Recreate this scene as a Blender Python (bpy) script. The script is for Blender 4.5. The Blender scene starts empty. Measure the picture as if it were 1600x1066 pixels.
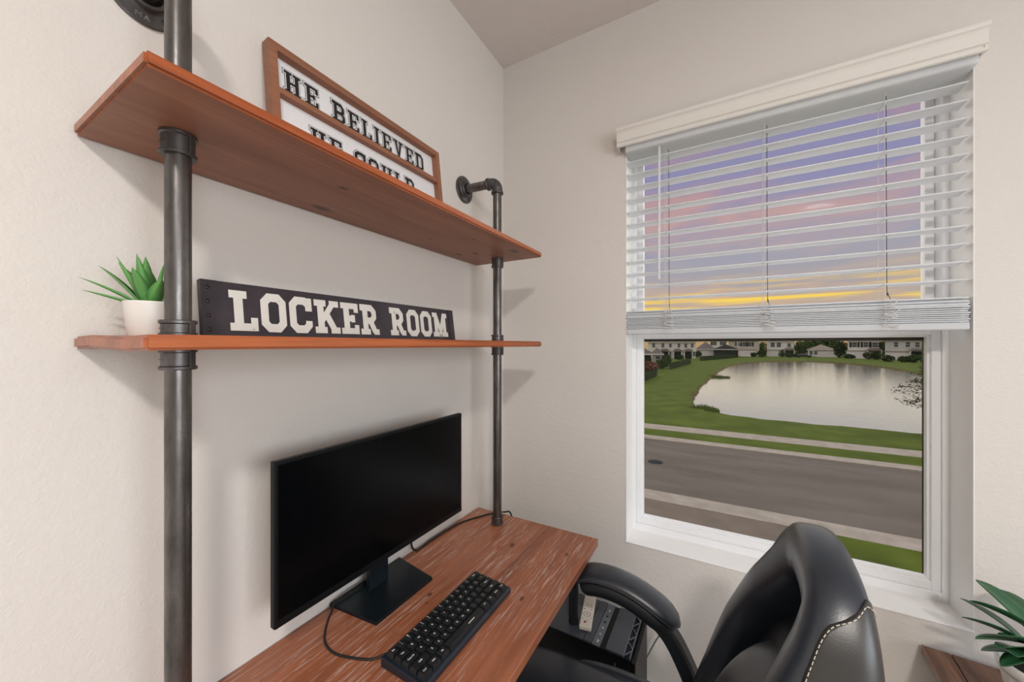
import bpy, bmesh, math, random
from mathutils import Vector, Matrix
from mathutils.geometry import tessellate_polygon
random.seed(7)
R = math.radians
scene = bpy.context.scene
COL = scene.collection

# ------------------------------------------------------------------ camera
FPX, HORIZON, YAW = 572.0, 539.0, R(29.6)
CAM = Vector((0.9, -1.5007, 1.415))
cam_data = bpy.data.cameras.new('camera')
cam_data.sensor_width = 36.0
cam_data.lens = 36.0 * FPX / 1600.0
cam_data.shift_y = (HORIZON - 533.0) / 1600.0
cam_data.clip_start = 0.02
cam_data.clip_end = 2000
cam = bpy.data.objects.new('camera', cam_data)
COL.objects.link(cam)
cam.location = CAM
cam.rotation_euler = (R(90), 0, YAW)
scene.camera = cam

# ------------------------------------------------------------------ exposure
vs = scene.view_settings
vs.view_transform = 'Standard'
vs.look = 'None'
vs.exposure = 0.0
vs.gamma = 1.0
vs.use_curve_mapping = False

# ------------------------------------------------------------------ node helper
class N:
    def __init__(s, tree):
        s.t = tree; s.n = tree.nodes; s.l = tree.links
    def new(s, kind, **kw):
        n = s.n.new(kind)
        ins = kw.pop('ins', {})
        for k, v in kw.items():
            setattr(n, k, v)
        for k, v in ins.items():
            s.put(n.inputs[k], v)
        return n
    def put(s, sock, v):
        if isinstance(v, bpy.types.NodeSocket):
            s.l.new(v, sock)
        else:
            if sock.type == 'RGBA' and len(v) == 3:
                v = (*v, 1)
            sock.default_value = v
    def math(s, op, a, b=0.0, c=0.0, clamp=False):
        n = s.new('ShaderNodeMath', operation=op, use_clamp=clamp)
        s.put(n.inputs[0], a); s.put(n.inputs[1], b); s.put(n.inputs[2], c)
        return n.outputs[0]
    def mix(s, f, a, b, blend='MIX'):
        n = s.new('ShaderNodeMix', data_type='RGBA', blend_type=blend)
        s.put(n.inputs[0], f); s.put(n.inputs[6], a); s.put(n.inputs[7], b)
        return n.outputs[2]
    def ramp(s, f, stops):
        n = s.new('ShaderNodeValToRGB')
        e = n.color_ramp.elements
        while len(e) < len(stops): e.new(0.5)
        for i, (p, c) in enumerate(stops):
            e[i].position = p
            e[i].color = (*c, 1) if not isinstance(c, float) else (c, c, c, 1)
        s.put(n.inputs[0], f)
        return n.outputs[0]
    def noise(s, vec, scale=5.0, detail=3.0, rough=0.5, dist=0.0):
        n = s.new('ShaderNodeTexNoise')
        if vec is not None: s.l.new(vec, n.inputs['Vector'])
        n.inputs['Scale'].default_value = scale
        n.inputs['Detail'].default_value = detail
        n.inputs['Roughness'].default_value = rough
        n.inputs['Distortion'].default_value = dist
        return n.outputs[0]
    def mapping(s, vec, scale=(1, 1, 1), loc=(0, 0, 0), rot=(0, 0, 0)):
        n = s.new('ShaderNodeMapping')
        s.l.new(vec, n.inputs[0])
        n.inputs['Location'].default_value = loc
        n.inputs['Rotation'].default_value = rot
        n.inputs['Scale'].default_value = scale
        return n.outputs[0]

# ------------------------------------------------------------------ world: evening sky
world = bpy.data.worlds.new('evening_sky')
scene.world = world
world.use_nodes = True
g = N(world.node_tree)
for n in list(g.n): g.n.remove(n)
tc = g.new('ShaderNodeTexCoord')
sep = g.new('ShaderNodeSeparateXYZ'); g.l.new(tc.outputs['Generated'], sep.inputs[0])
elev = g.math('MAXIMUM', sep.outputs[2], 0.0)
base = g.ramp(elev, [(0.0, (0.80, 0.52, 0.26)), (0.035, (0.76, 0.48, 0.24)), (0.10, (0.46, 0.39, 0.38)),
                     (0.20, (0.38, 0.37, 0.45)), (0.34, (0.29, 0.28, 0.46)), (0.6, (0.27, 0.24, 0.41)), (1.0, (0.23, 0.24, 0.43))])
cv = g.mapping(tc.outputs['Generated'], scale=(1.5, 1.5, 6.0), loc=(0.6, 0.2, 0.3))
c1 = g.noise(cv, 2.2, 5, 0.55, 0.3)
m1 = g.ramp(c1, [(0.40, 0.0), (0.62, 1.0)])
cloudcol = g.ramp(elev, [(0.0, (0.85, 0.55, 0.28)), (0.10, (0.72, 0.47, 0.28)), (0.17, (0.56, 0.42, 0.40)), (0.3, (0.60, 0.36, 0.33)), (0.5, (0.38, 0.21, 0.26)), (1.0, (0.32, 0.22, 0.28))])
sky = g.mix(g.math('MULTIPLY', m1, 0.85), base, cloudcol)
cv2 = g.mapping(tc.outputs['Generated'], scale=(1.2, 1.2, 20.0), loc=(2.2, 0.9, 1.4))
c2 = g.noise(cv2, 3.0, 4, 0.5, 0.2)
low = g.ramp(elev, [(0.03, 0.0), (0.06, 1.0), (0.11, 1.0), (0.165, 0.0)])
m2 = g.math('MULTIPLY', g.ramp(c2, [(0.49, 0.0), (0.60, 1.0)]), low)
sky = g.mix(m2, sky, (1.0, 0.68, 0.13))
bgn = g.new('ShaderNodeBackground'); g.l.new(sky, bgn.inputs[0]); bgn.inputs[1].default_value = 1.0
out = g.new('ShaderNodeOutputWorld'); g.l.new(bgn.outputs[0], out.inputs[0])

# ------------------------------------------------------------------ wide overhead sun lamp, added to brighten outdoors and window
sun_d = bpy.data.lights.new('fill_sun', 'SUN'); sun_d.energy = 3.5; sun_d.angle = R(168); sun_d.color = (1.0, 0.97, 0.93)
sun = bpy.data.objects.new('fill_sun', sun_d); COL.objects.link(sun)
sun.location = (1, 20, 30); sun.rotation_euler = (R(-4), 0, 0)     # spread over almost the whole sky: very soft

# ------------------------------------------------------------------ materials
MATS = {}
def material(name):
    m = bpy.data.materials.new(name); m.use_nodes = True
    g = N(m.node_tree)
    b = g.n['Principled BSDF']
    MATS[name] = m
    return m, g, b
def coords(g, kind='Object'):
    return g.new('ShaderNodeTexCoord').outputs[kind]
def worldpos(g):
    return g.new('ShaderNodeNewGeometry').outputs['Position']
def bump(g, b, h, strength=0.3, dist=0.01):
    n = g.new('ShaderNodeBump'); g.l.new(h, n.inputs['Height'])
    n.inputs['Strength'].default_value = strength; n.inputs['Distance'].default_value = dist
    g.l.new(n.outputs[0], b.inputs['Normal'])
def plain(name, col, rough=0.5, metal=0.0, var=0.08, scale=20.0, bmp=0.0, bscale=200.0, spec=0.5, coat=0.0):
    m, g, b = material(name)
    p = worldpos(g)
    f = g.noise(p, scale, 3)
    c = g.mix(f, tuple(x * (1 - var) for x in col), tuple(min(1, x * (1 + var)) for x in col))
    g.l.new(c, b.inputs['Base Color'])
    b.inputs['Roughness'].default_value = rough
    b.inputs['Metallic'].default_value = metal
    b.inputs['Specular IOR Level'].default_value = spec
    b.inputs['Coat Weight'].default_value = coat
    if bmp: bump(g, b, g.noise(p, bscale, 2), bmp, 0.002)
    return m
def wall_mat(name, col, bs=0.35):
    m, g, b = material(name)
    p = worldpos(g)
    f = g.noise(p, 1.2, 2)
    g.l.new(g.mix(f, tuple(x * 0.98 for x in col), tuple(x * 1.02 for x in col)), b.inputs['Base Color'])
    b.inputs['Roughness'].default_value = 0.75
    b.inputs['Specular IOR Level'].default_value = 0.25
    h = g.math('ADD', g.noise(p, 55, 4, 0.6), g.math('MULTIPLY', g.noise(p, 170, 2), 0.5))
    bump(g, b, h, bs, 0.004)
    return m
wall_mat('wall_paint', (0.735, 0.70, 0.66))
wall_mat('ceiling_paint', (0.70, 0.64, 0.61), 0.6)
plain('white_trim', (0.90, 0.895, 0.88), 0.4, var=0.03)
plain('white_vinyl', (0.90, 0.91, 0.925), 0.35, var=0.02)
plain('valance_white', (0.80, 0.77, 0.72), 0.45, var=0.02)
plain('carpet', (0.50, 0.45, 0.40), 0.95, var=0.25, scale=300, bmp=0.8, bscale=400)
plain('cord_white', (0.70, 0.69, 0.68), 0.6)
plain('bronze_frame', (0.035, 0.028, 0.02), 0.5)
plain('black_plastic', (0.004, 0.005, 0.006), 0.4, var=0.2, spec=0.2)
plain('matte_black', (0.008, 0.011, 0.015), 0.5, var=0.2)
plain('base_black', (0.006, 0.011, 0.015), 0.34, var=0.2, spec=0.35)
plain('cable_black', (0.012, 0.012, 0.012), 0.5)
plain('key_black', (0.010, 0.012, 0.014), 0.45, var=0.2)
plain('case_navy', (0.012, 0.019, 0.030), 0.38, var=0.1)
plain('legend_white', (0.85, 0.85, 0.82), 0.5, var=0.02)
plain('ink_black', (0.010, 0.010, 0.011), 0.5, var=0.1)
plain('paper_white', (0.80, 0.81, 0.83), 0.6, var=0.02)
plain('pot_white', (0.80, 0.77, 0.72), 0.45, var=0.03)
plain('ceramic_white', (0.78, 0.77, 0.74), 0.3, var=0.03)
plain('soil', (0.03, 0.025, 0.02), 0.95, var=0.4, scale=200, bmp=1.0)
plain('pc_gray', (0.050, 0.060, 0.076), 0.42, var=0.05)
plain('pc_edge', (0.11, 0.13, 0.16), 0.4, var=0.05)
plain('port_metal', (0.6, 0.6, 0.6), 0.3, 1.0)
plain('remote_cream', (0.72, 0.68, 0.60), 0.45, var=0.03)
plain('remote_gray', (0.25, 0.25, 0.26), 0.5)
plain('remote_red', (0.30, 0.02, 0.02), 0.5)
plain('stitch_thread', (0.62, 0.57, 0.48), 0.7)
plain('rivet', (0.07, 0.055, 0.055), 0.4, 0.6, var=0.4, scale=400)
plain('outlet_plastic', (0.78, 0.68, 0.60), 0.4)
plain('lamp_metal', (0.5, 0.48, 0.45), 0.35, 1.0)

def leather(name, col, rough):
    m, g, b = material(name)
    p = worldpos(g)
    v = g.new('ShaderNodeTexVoronoi', ins={'Scale': 420.0}); g.l.new(p, v.inputs['Vector'])
    g.l.new(g.mix(g.noise(p, 9, 3), tuple(x * 0.8 for x in col), tuple(x * 1.2 for x in col)), b.inputs['Base Color'])
    b.inputs['Roughness'].default_value = rough
    b.inputs['Specular IOR Level'].default_value = 0.8
    bump(g, b, v.outputs['Distance'], 0.06, 0.001)
    return m
leather('leather_black', (0.012, 0.018, 0.029), 0.36)
leather('leather_panel', (0.019, 0.018, 0.017), 0.40)
leather('leather_gray', (0.026, 0.029, 0.034), 0.42)

def steel(name, col, rough):
    m, g, b = material(name)
    p = worldpos(g)
    f = g.noise(g.mapping(p, scale=(1, 1, 0.35)), 38, 5, 0.65)
    g.l.new(g.ramp(f, [(0.3, tuple(x * 0.6 for x in col)), (0.55, col), (0.75, tuple(x * 1.5 for x in col))]), b.inputs['Base Color'])
    g.l.new(g.ramp(f, [(0.3, rough + 0.12), (0.7, rough - 0.06)]), b.inputs['Roughness'])
    b.inputs['Metallic'].default_value = 0.85
    bump(g, b, g.noise(p, 160, 3), 0.12, 0.001)
steel('pipe_steel', (0.155, 0.145, 0.140), 0.30)
steel('cast_iron', (0.135, 0.130, 0.130), 0.38)

def wood(name, dark, mid, light, axis='y', white=0.0, knots=(), rough=0.42, scale=1.0, bs=0.15, wash=(0.62, 0.52, 0.46), contrast=1.0):
    m, g, b = material(name)
    p = worldpos(g)
    st = {'x': (1.2, 22, 22), 'y': (22, 1.2, 22), 'z': (22, 22, 1.2)}[axis]
    st = tuple(s * scale for s in st)
    q = g.mapping(p, scale=st)
    f = g.noise(q, 1.0, 6, 0.62, 0.7)
    lo, hi = 0.5 - 0.2 / contrast, 0.5 + 0.2 / contrast
    c = g.ramp(f, [(lo, dark), (0.5, mid), (hi, light)])
    fine = g.noise(g.mapping(p, scale=tuple(s * 6 for s in st)), 1.0, 3, 0.6)
    c = g.mix(g.ramp(fine, [(0.35, 0.35), (0.6, 0.0)]), c, dark)
    big = g.noise(p, 2.6, 2)
    c = g.mix(g.ramp(big, [(0.4, 0.0), (0.7, 0.35)]), c, light)
    if white:
        s1 = g.noise(g.mapping(p, scale=tuple(s * 7.0 for s in st), loc=(3, 5, 7)), 1.0, 6, 0.75, 0.5)
        s2 = g.noise(g.mapping(p, scale=(5.5, 2.2, 5), loc=(1, 2, 3)), 1.0, 3, 0.6)
        w = g.math('MULTIPLY', g.ramp(s1, [(0.52, 0.0), (0.62, 1.0)]), g.ramp(s2, [(0.38, 0.10), (0.58, 1.0)]))
        c = g.mix(g.math('MULTIPLY', w, white), c, wash)
    sep = g.new('ShaderNodeSeparateXYZ'); g.l.new(p, sep.inputs[0])
    wob = g.math('MULTIPLY', g.math('SUBTRACT', g.noise(p, 60, 2), 0.5), 0.8)
    for (kx, ky, r) in knots:
        dx = g.math('DIVIDE', g.math('SUBTRACT', sep.outputs[0], kx), r)
        dy = g.math('DIVIDE', g.math('SUBTRACT', sep.outputs[1], ky), r * 1.7)
        d = g.math('ADD', g.math('SQRT', g.math('ADD', g.math('MULTIPLY', dx, dx), g.math('MULTIPLY', dy, dy))), wob)
        c = g.mix(g.ramp(d, [(0.35, 0.85), (1.0, 0.0)]), c, tuple(x * 0.25 for x in dark))
    g.l.new(c, b.inputs['Base Color'])
    b.inputs['Roughness'].default_value = rough
    bump(g, b, fine, bs, 0.002)
KN = ((0.20, -1.0, 0.010), (0.05, -0.95, 0.019), (0.10, -0.62, 0.006), (0.22, -0.55, 0.007), (0.12, -0.40, 0.013), (0.26, -0.36, 0.020), (0.06, -0.42, 0.013), (0.17, -0.75, 0.004))
wood('shelf_wood', (0.20, 0.042, 0.012), (0.36, 0.088, 0.026), (0.47, 0.135, 0.044), 'y', rough=0.30, contrast=1.3)
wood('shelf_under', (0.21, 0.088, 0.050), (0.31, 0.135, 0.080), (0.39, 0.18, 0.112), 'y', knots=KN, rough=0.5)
wood('desk_wood', (0.22, 0.066, 0.030), (0.36, 0.120, 0.055), (0.46, 0.170, 0.082), 'y', white=0.75,
     knots=((0.275, -0.40, 0.011), (0.20, -0.73, 0.008), (0.215, -0.76, 0.004), (0.46, -0.36, 0.007), (0.19, -1.12, 0.007), (0.43, -0.62, 0.007)), rough=0.36, wash=(0.64, 0.50, 0.44))
wood('frame_wood', (0.23, 0.095, 0.05), (0.31, 0.13, 0.07), (0.37, 0.165, 0.095), 'y', rough=0.5)
wood('table_wood', (0.05, 0.022, 0.012), (0.16, 0.072, 0.040), (0.27, 0.13, 0.075), 'y', rough=0.28, scale=1.3, bs=0.5, contrast=1.4)

# chipped paint lettering and dark plum sign board
m, g, b = material('sign_board')
p = worldpos(g)
g.l.new(g.mix(g.ramp(g.noise(p, 14, 4), [(0.4, 0.0), (0.7, 1.0)]), (0.026, 0.020, 0.028), (0.045, 0.034, 0.042)), b.inputs['Base Color'])
b.inputs['Roughness'].default_value = 0.42
m, g, b = material('sign_letter')
p = worldpos(g)
chip = g.ramp(g.noise(p, 75, 5, 0.7), [(0.66, 0.0), (0.69, 1.0)])
cream = g.mix(g.noise(p, 25, 4), (0.66, 0.65, 0.60), (0.80, 0.79, 0.74))
g.l.new(g.mix(chip, cream, (0.07, 0.05, 0.05)), b.inputs['Base Color'])
b.inputs['Roughness'].default_value = 0.5

# screen (switched off)
m, g, b = material('screen_glass')
p = worldpos(g)
g.l.new(g.mix(g.noise(p, 3), (0.0012, 0.0015, 0.002), (0.002, 0.0024, 0.003)), b.inputs['Base Color'])
b.inputs['Roughness'].default_value = 0.22; b.inputs['Specular IOR Level'].default_value = 0.12

# glass, insect screen
m, g, b = material('window_glass')
tr = g.new('ShaderNodeBsdfTransparent'); tr.inputs[0].default_value = (0.97, 0.98, 0.97, 1)
gl = g.new('ShaderNodeBsdfGlossy'); gl.inputs['Roughness'].default_value = 0.02
fr = g.new('ShaderNodeFresnel'); fr.inputs[0].default_value = 1.07
mx = g.new('ShaderNodeMixShader'); g.l.new(fr.outputs[0], mx.inputs[0]); g.l.new(tr.outputs[0], mx.inputs[1]); g.l.new(gl.outputs[0], mx.inputs[2])
g.l.new(mx.outputs[0], g.n['Material Output'].inputs[0])
m, g, b = material('insect_screen')
tr = g.new('ShaderNodeBsdfTransparent')
df = g.new('ShaderNodeBsdfDiffuse')
p = worldpos(g)
g.l.new(g.mix(g.noise(p, 300), (0.03, 0.03, 0.028), (0.045, 0.045, 0.04)), df.inputs[0])
mx = g.new('ShaderNodeMixShader'); mx.inputs[0].default_value = 0.24
g.l.new(tr.outputs[0], mx.inputs[1]); g.l.new(df.outputs[0], mx.inputs[2])
g.l.new(mx.outputs[0], g.n['Material Output'].inputs[0])

# blind slats: white vinyl that lets a little daylight through
m, g, b = material('blind_white')
p = worldpos(g)
cc = g.mix(g.noise(p, 20), (0.92, 0.94, 0.96), (0.95, 0.97, 0.985))
g.l.new(cc, b.inputs['Base Color']); b.inputs['Roughness'].default_value = 0.35
tl = g.new('ShaderNodeBsdfTranslucent'); g.l.new(cc, tl.inputs[0])
mx = g.new('ShaderNodeMixShader'); mx.inputs[0].default_value = 0.5
g.l.new(b.outputs[0], mx.inputs[1]); g.l.new(tl.outputs[0], mx.inputs[2]); g.l.new(mx.outputs[0], g.n['Material Output'].inputs[0])
# lit lamp dome
m, g, b = material('lamp_glow')
b.inputs['Base Color'].default_value = (0.9, 0.87, 0.8, 1)
b.inputs['Emission Color'].default_value = (1, 0.9, 0.78, 1)
b.inputs['Emission Strength'].default_value = 3.0

def leafmat(name, c1, c2, rough=0.4, sss=0.0):
    m, g, b = material(name)
    p = worldpos(g)
    g.l.new(g.mix(g.noise(p, 16, 3), c1, c2), b.inputs['Base Color'])
    b.inputs['Roughness'].default_value = rough
leafmat('succulent_green', (0.09, 0.30, 0.075), (0.17, 0.42, 0.11), 0.5)
leafmat('leaf_green', (0.012, 0.075, 0.028), (0.045, 0.16, 0.07), 0.28)
# outdoors
def outdoors(name, cols, scale, rough=0.9, stretch=(1, 1, 1), detail=5, bs=0.0):
    m, g, b = material(name)
    p = g.mapping(worldpos(g), scale=stretch)
    f = g.noise(p, scale, detail, 0.6)
    g.l.new(g.ramp(f, [(0.32, cols[0]), (0.5, cols[1]), (0.68, cols[2])]), b.inputs['Base Color'])
    b.inputs['Roughness'].default_value = rough
    b.inputs['Specular IOR Level'].default_value = 0.15
    if bs: bump(g, b, g.noise(worldpos(g), 14, 4), bs, 0.05)
    return m
outdoors('grass', ((0.066, 0.098, 0.006), (0.092, 0.132, 0.009), (0.128, 0.172, 0.016)), 0.55, bs=0.6)
outdoors('asphalt', ((0.150, 0.128, 0.104), (0.175, 0.150, 0.124), (0.205, 0.177, 0.148)), 1.2, stretch=(0.25, 1, 1))
outdoors('concrete', ((0.36, 0.32, 0.26), (0.44, 0.39, 0.32), (0.50, 0.45, 0.38)), 2.0)
outdoors('driveway_brown', ((0.19, 0.155, 0.12), (0.22, 0.18, 0.14), (0.25, 0.21, 0.165)), 1.5)
outdoors('bank_soil', ((0.10, 0.085, 0.03), (0.15, 0.13, 0.04), (0.20, 0.17, 0.07)), 0.8)
outdoors('house_white', ((0.66, 0.64, 0.60), (0.72, 0.70, 0.66), (0.76, 0.74, 0.70)), 0.3)
outdoors('house_beige', ((0.46, 0.43, 0.36), (0.52, 0.48, 0.41), (0.56, 0.52, 0.45)), 0.3)
outdoors('house_gray', ((0.46, 0.46, 0.45), (0.52, 0.52, 0.50), (0.56, 0.56, 0.54)), 0.3)
outdoors('roof_shingle', ((0.14, 0.12, 0.11), (0.18, 0.155, 0.14), (0.22, 0.19, 0.17)), 1.0)
outdoors('roof_tan', ((0.26, 0.22, 0.17), (0.30, 0.255, 0.20), (0.34, 0.29, 0.23)), 1.0)
outdoors('lanai_dark', ((0.018, 0.020, 0.018), (0.028, 0.030, 0.026), (0.04, 0.042, 0.036)), 1.0)
outdoors('house_trim', ((0.60, 0.58, 0.55), (0.64, 0.62, 0.58), (0.68, 0.66, 0.62)), 1.0)
outdoors('shutter_dark', ((0.02, 0.022, 0.025), (0.03, 0.032, 0.035), (0.04, 0.042, 0.045)), 1.0)
outdoors('pane_dark', ((0.06, 0.07, 0.08), (0.08, 0.09, 0.10), (0.10, 0.11, 0.12)), 0.5, rough=0.2)
outdoors('tree_leaf', ((0.025, 0.05, 0.012), (0.045, 0.08, 0.018), (0.075, 0.115, 0.028)), 0.8)
outdoors('hedge_leaf', ((0.016, 0.032, 0.010), (0.028, 0.050, 0.014), (0.045, 0.07, 0.02)), 1.0)
outdoors('red_leaf', ((0.12, 0.05, 0.03), (0.18, 0.075, 0.045), (0.22, 0.10, 0.06)), 1.0)
outdoors('reed_leaf', ((0.10, 0.14, 0.025), (0.14, 0.19, 0.035), (0.19, 0.24, 0.05)), 1.0)
outdoors('near_leaf', ((0.016, 0.026, 0.010), (0.028, 0.042, 0.014), (0.04, 0.06, 0.02)), 2.0)
outdoors('bark', ((0.07, 0.055, 0.04), (0.10, 0.08, 0.06), (0.13, 0.105, 0.08)), 5.0, stretch=(1, 1, 0.2))
outdoors('car_dark', ((0.02, 0.02, 0.022), (0.025, 0.025, 0.027), (0.03, 0.03, 0.032)), 1.0, rough=0.3)
outdoors('stucco', ((0.5, 0.47, 0.42), (0.54, 0.51, 0.46), (0.57, 0.54, 0.49)), 2.0)
m, g, b = material('water')
p = worldpos(g)
g.l.new(g.mix(g.noise(p, 0.1), (0.10, 0.09, 0.075), (0.13, 0.115, 0.10)), b.inputs['Base Color'])
b.inputs['Roughness'].default_value = 0.05
b.inputs['IOR'].default_value = 1.33
b.inputs['Specular IOR Level'].default_value = 1.0
h = g.math('ADD', g.noise(g.mapping(p, scale=(1.0, 1.0, 1)), 2.2, 3, 0.6), g.math('MULTIPLY', g.noise(p, 7, 2), 0.3))
bump(g, b, h, 0.12, 0.12)

# ------------------------------------------------------------------ mesh builder
OFF = {}
class MB:
    """collects shapes (world coordinates, optionally through a matrix) and links them as one mesh object"""
    def __init__(s, M=None):
        s.v = []; s.f = []; s.M = M; s.sm = []
    def add(s, verts, faces, smooth=False):
        k = len(s.v)
        for p in verts:
            p = Vector(p)
            s.v.append(s.M @ p if s.M else p)
        for f in faces:
            s.f.append([i + k for i in f]); s.sm.append(smooth)
        return s
    def addbm(s, bm, smooth=False):
        bm.verts.index_update()
        s.add([v.co.copy() for v in bm.verts], [[v.index for v in f.verts] for f in bm.faces], smooth)
        bm.free()
        return s
    def box(s, x0, x1, y0, y1, z0, z1, bev=0.0, seg=2):
        bm = bmesh.new()
        bmesh.ops.create_cube(bm, size=1)
        for v in bm.verts:
            v.co = Vector(((x0 + x1) / 2 + v.co.x * (x1 - x0), (y0 + y1) / 2 + v.co.y * (y1 - y0), (z0 + z1) / 2 + v.co.z * (z1 - z0)))
        if bev:
            bmesh.ops.bevel(bm, geom=bm.edges[:], offset=bev, segments=seg, affect='EDGES', profile=0.5)
        return s.addbm(bm, False)
    def tube(s, pts, r, n=12, cap=True, closed=False):
        pts = [Vector(p) for p in pts]
        rs = r if isinstance(r, (list, tuple)) else [r] * len(pts)
        up = None; rings = []
        L = len(pts)
        for i, p in enumerate(pts):
            a = pts[i - 1] if (i > 0 or closed) else p
            c = pts[(i + 1) % L] if (i < L - 1 or closed) else p
            t = (c - a).normalized()
            if up is None:
                up = Vector((0, 0, 1)) if abs(t.z) < 0.9 else Vector((1, 0, 0))
            e1 = (up - t * up.dot(t)).normalized(); e2 = t.cross(e1); up = e1
            rings.append([p + (e1 * math.cos(2 * math.pi * k / n) + e2 * math.sin(2 * math.pi * k / n)) * rs[i] for k in range(n)])
        V = [q for ring in rings for q in ring]; F = []
        for i in range(L - 1 + (1 if closed else 0)):
            j = (i + 1) % L
            for k in range(n):
                F.append([i * n + k, i * n + (k + 1) % n, j * n + (k + 1) % n, j * n + k])
        s.add(V, F, True)
        if cap and not closed:
            s.add(rings[0], [list(range(n))[::-1]]); s.add(rings[-1], [list(range(n))])
        return s
    def lathe(s, prof, center, axis=(0, 0, 1), n=24, smooth=True, crisp=False):
        """prof: list of (radius, height along axis)"""
        if crisp:
            for p0, p1 in zip(prof, prof[1:]): s.lathe([p0, p1], center, axis, n, smooth)
            return s
        ax = Vector(axis).normalized(); c = Vector(center)
        u = Vector((1, 0, 0)) if abs(ax.x) < 0.9 else Vector((0, 1, 0))
        e1 = (u - ax * u.dot(ax)).normalized(); e2 = ax.cross(e1)
        V = []; F = []
        for (r, h) in prof:
            for k in range(n):
                a = 2 * math.pi * k / n
                V.append(c + ax * h + (e1 * math.cos(a) + e2 * math.sin(a)) * r)
        for i in range(len(prof) - 1):
            for k in range(n):
                F.append([i * n + k, i * n + (k + 1) % n, (i + 1) * n + (k + 1) % n, (i + 1) * n + k])
        s.add(V, F, smooth)
        return s
    def prism(s, poly, vec):
        """poly: list of 3d points, extruded by vec"""
        v = Vector(vec); P = [Vector(p) for p in poly]; n = len(P)
        s.add(P + [p + v for p in P], [list(range(n))[::-1], list(range(n, 2 * n))] + [[i, (i + 1) % n, n + (i + 1) % n, n + i] for i in range(n)])
        return s
    def grid(s, rows, smooth=True, closed=False):
        n = len(rows[0]); V = [p for r in rows for p in r]; F = []
        for i in range(len(rows) - 1):
            for k in range(n - (0 if closed else 1)):
                F.append([i * n + k, i * n + (k + 1) % n, (i + 1) * n + (k + 1) % n, (i + 1) * n + k])
        return s.add(V, F, smooth)
    def build(s, name, mat, parent=None, subsurf=0, auto=None, origin=None):
        off = OFF[parent.name] if parent else Vector(origin if origin else base_of(s.v))
        me = bpy.data.meshes.new(name)
        me.from_pydata([tuple(p - off) for p in s.v], [], s.f)
        me.polygons.foreach_set('use_smooth', s.sm)
        me.update()
        bm = bmesh.new(); bm.from_mesh(me); bmesh.ops.recalc_face_normals(bm, faces=bm.faces[:]); bm.to_mesh(me); bm.free()
        me.materials.append(MATS[mat])
        o = bpy.data.objects.new(name, me); COL.objects.link(o)
        if parent: o.parent = parent
        else: o.location = off
        OFF[o.name] = off
        if subsurf:
            md = o.modifiers.new('subdivision', 'SUBSURF'); md.levels = subsurf; md.render_levels = subsurf
        return o
def base_of(vs_):
    xs = [p.x for p in vs_]; ys = [p.y for p in vs_]; zs = [p.z for p in vs_]
    return Vector(((min(xs) + max(xs)) / 2, (min(ys) + max(ys)) / 2, min(zs)))
def tag(o, label=None, cat=None, group=None, kind=None):
    if label: o['label'] = label
    if cat: o['category'] = cat
    if group: o['group'] = group
    if kind: o['kind'] = kind
    return o
def thing(name, loc, label, cat, group=None, kind=None):
    o = bpy.data.objects.new(name, None); COL.objects.link(o)
    o.location = loc; o.empty_display_size = 0.05
    OFF[o.name] = Vector(loc)
    return tag(o, label, cat, group, kind)
def smoothline(pts, n=8):
    P = [Vector(p) for p in pts]; out = []
    for i in range(len(P) - 1):
        p0 = P[max(i - 1, 0)]; p1 = P[i]; p2 = P[i + 1]; p3 = P[min(i + 2, len(P) - 1)]
        for k in range(n):
            t = k / n
            out.append(0.5 * ((2 * p1) + (p2 - p0) * t + (2 * p0 - 5 * p1 + 4 * p2 - p3) * t * t + (3 * p1 - p0 - 3 * p2 + p3) * t ** 3))
    out.append(P[-1]); return out

# ================================================================== THE ROOM
RX, RY, RZ = 3.28, -4.75, 2.735
WX0, WX1, WZ0, WZ1 = 0.5724, 1.5065, 0.625, 2.268     # window opening
MB().box(-0.15, RX + 0.15, RY - 0.15, 0.2, -0.1, 0.0).build('floor', 'carpet')
MB().box(-0.15, RX + 0.15, RY - 0.15, 0.2, RZ, RZ + 0.1).build('ceiling', 'ceiling_paint')
MB().box(-0.15, 0, RY - 0.15, 0.0, 0, RZ).build('wall_left', 'wall_paint')
QY0, QY1, QZ0, QZ1 = -3.0, -1.0, 0.85, 2.15      # opening of the added window, in the right wall
MB().box(RX, RX + 0.15, RY - 0.15, QY0, 0, RZ).box(RX, RX + 0.15, QY1, 0.0, 0, RZ).box(RX, RX + 0.15, QY0, QY1, 0, QZ0).box(RX, RX + 0.15, QY0, QY1, QZ1, RZ).build('wall_right', 'wall_paint')
MB().box(0, RX, RY - 0.15, RY, 0, RZ).build('wall_front', 'wall_paint')
w = MB()
w.box(-0.15, WX0, 0, 0.2, 0, RZ).box(WX1, RX + 0.15, 0, 0.2, 0, RZ).box(WX0, WX1, 0, 0.2, 0, WZ0).box(WX0, WX1, 0, 0.2, WZ1, RZ)
w.build('wall_back', 'wall_paint')
for nm in ('floor', 'ceiling', 'wall_left', 'wall_right', 'wall_front', 'wall_back'):
    bpy.data.objects[nm]['kind'] = 'structure'
for nm, a in (('baseboard_left', (0, 0.014, RY, 0)), ('baseboard_right', (RX - 0.014, RX, RY, 0)), ('baseboard_back', (0.014, RX - 0.014, -0.014, 0)), ('baseboard_front', (0.014, RX - 0.014, RY, RY + 0.014))):
    tag(MB().box(*a, 0, 0.11, 0.004).build(nm, 'white_trim'), kind='structure')

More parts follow.
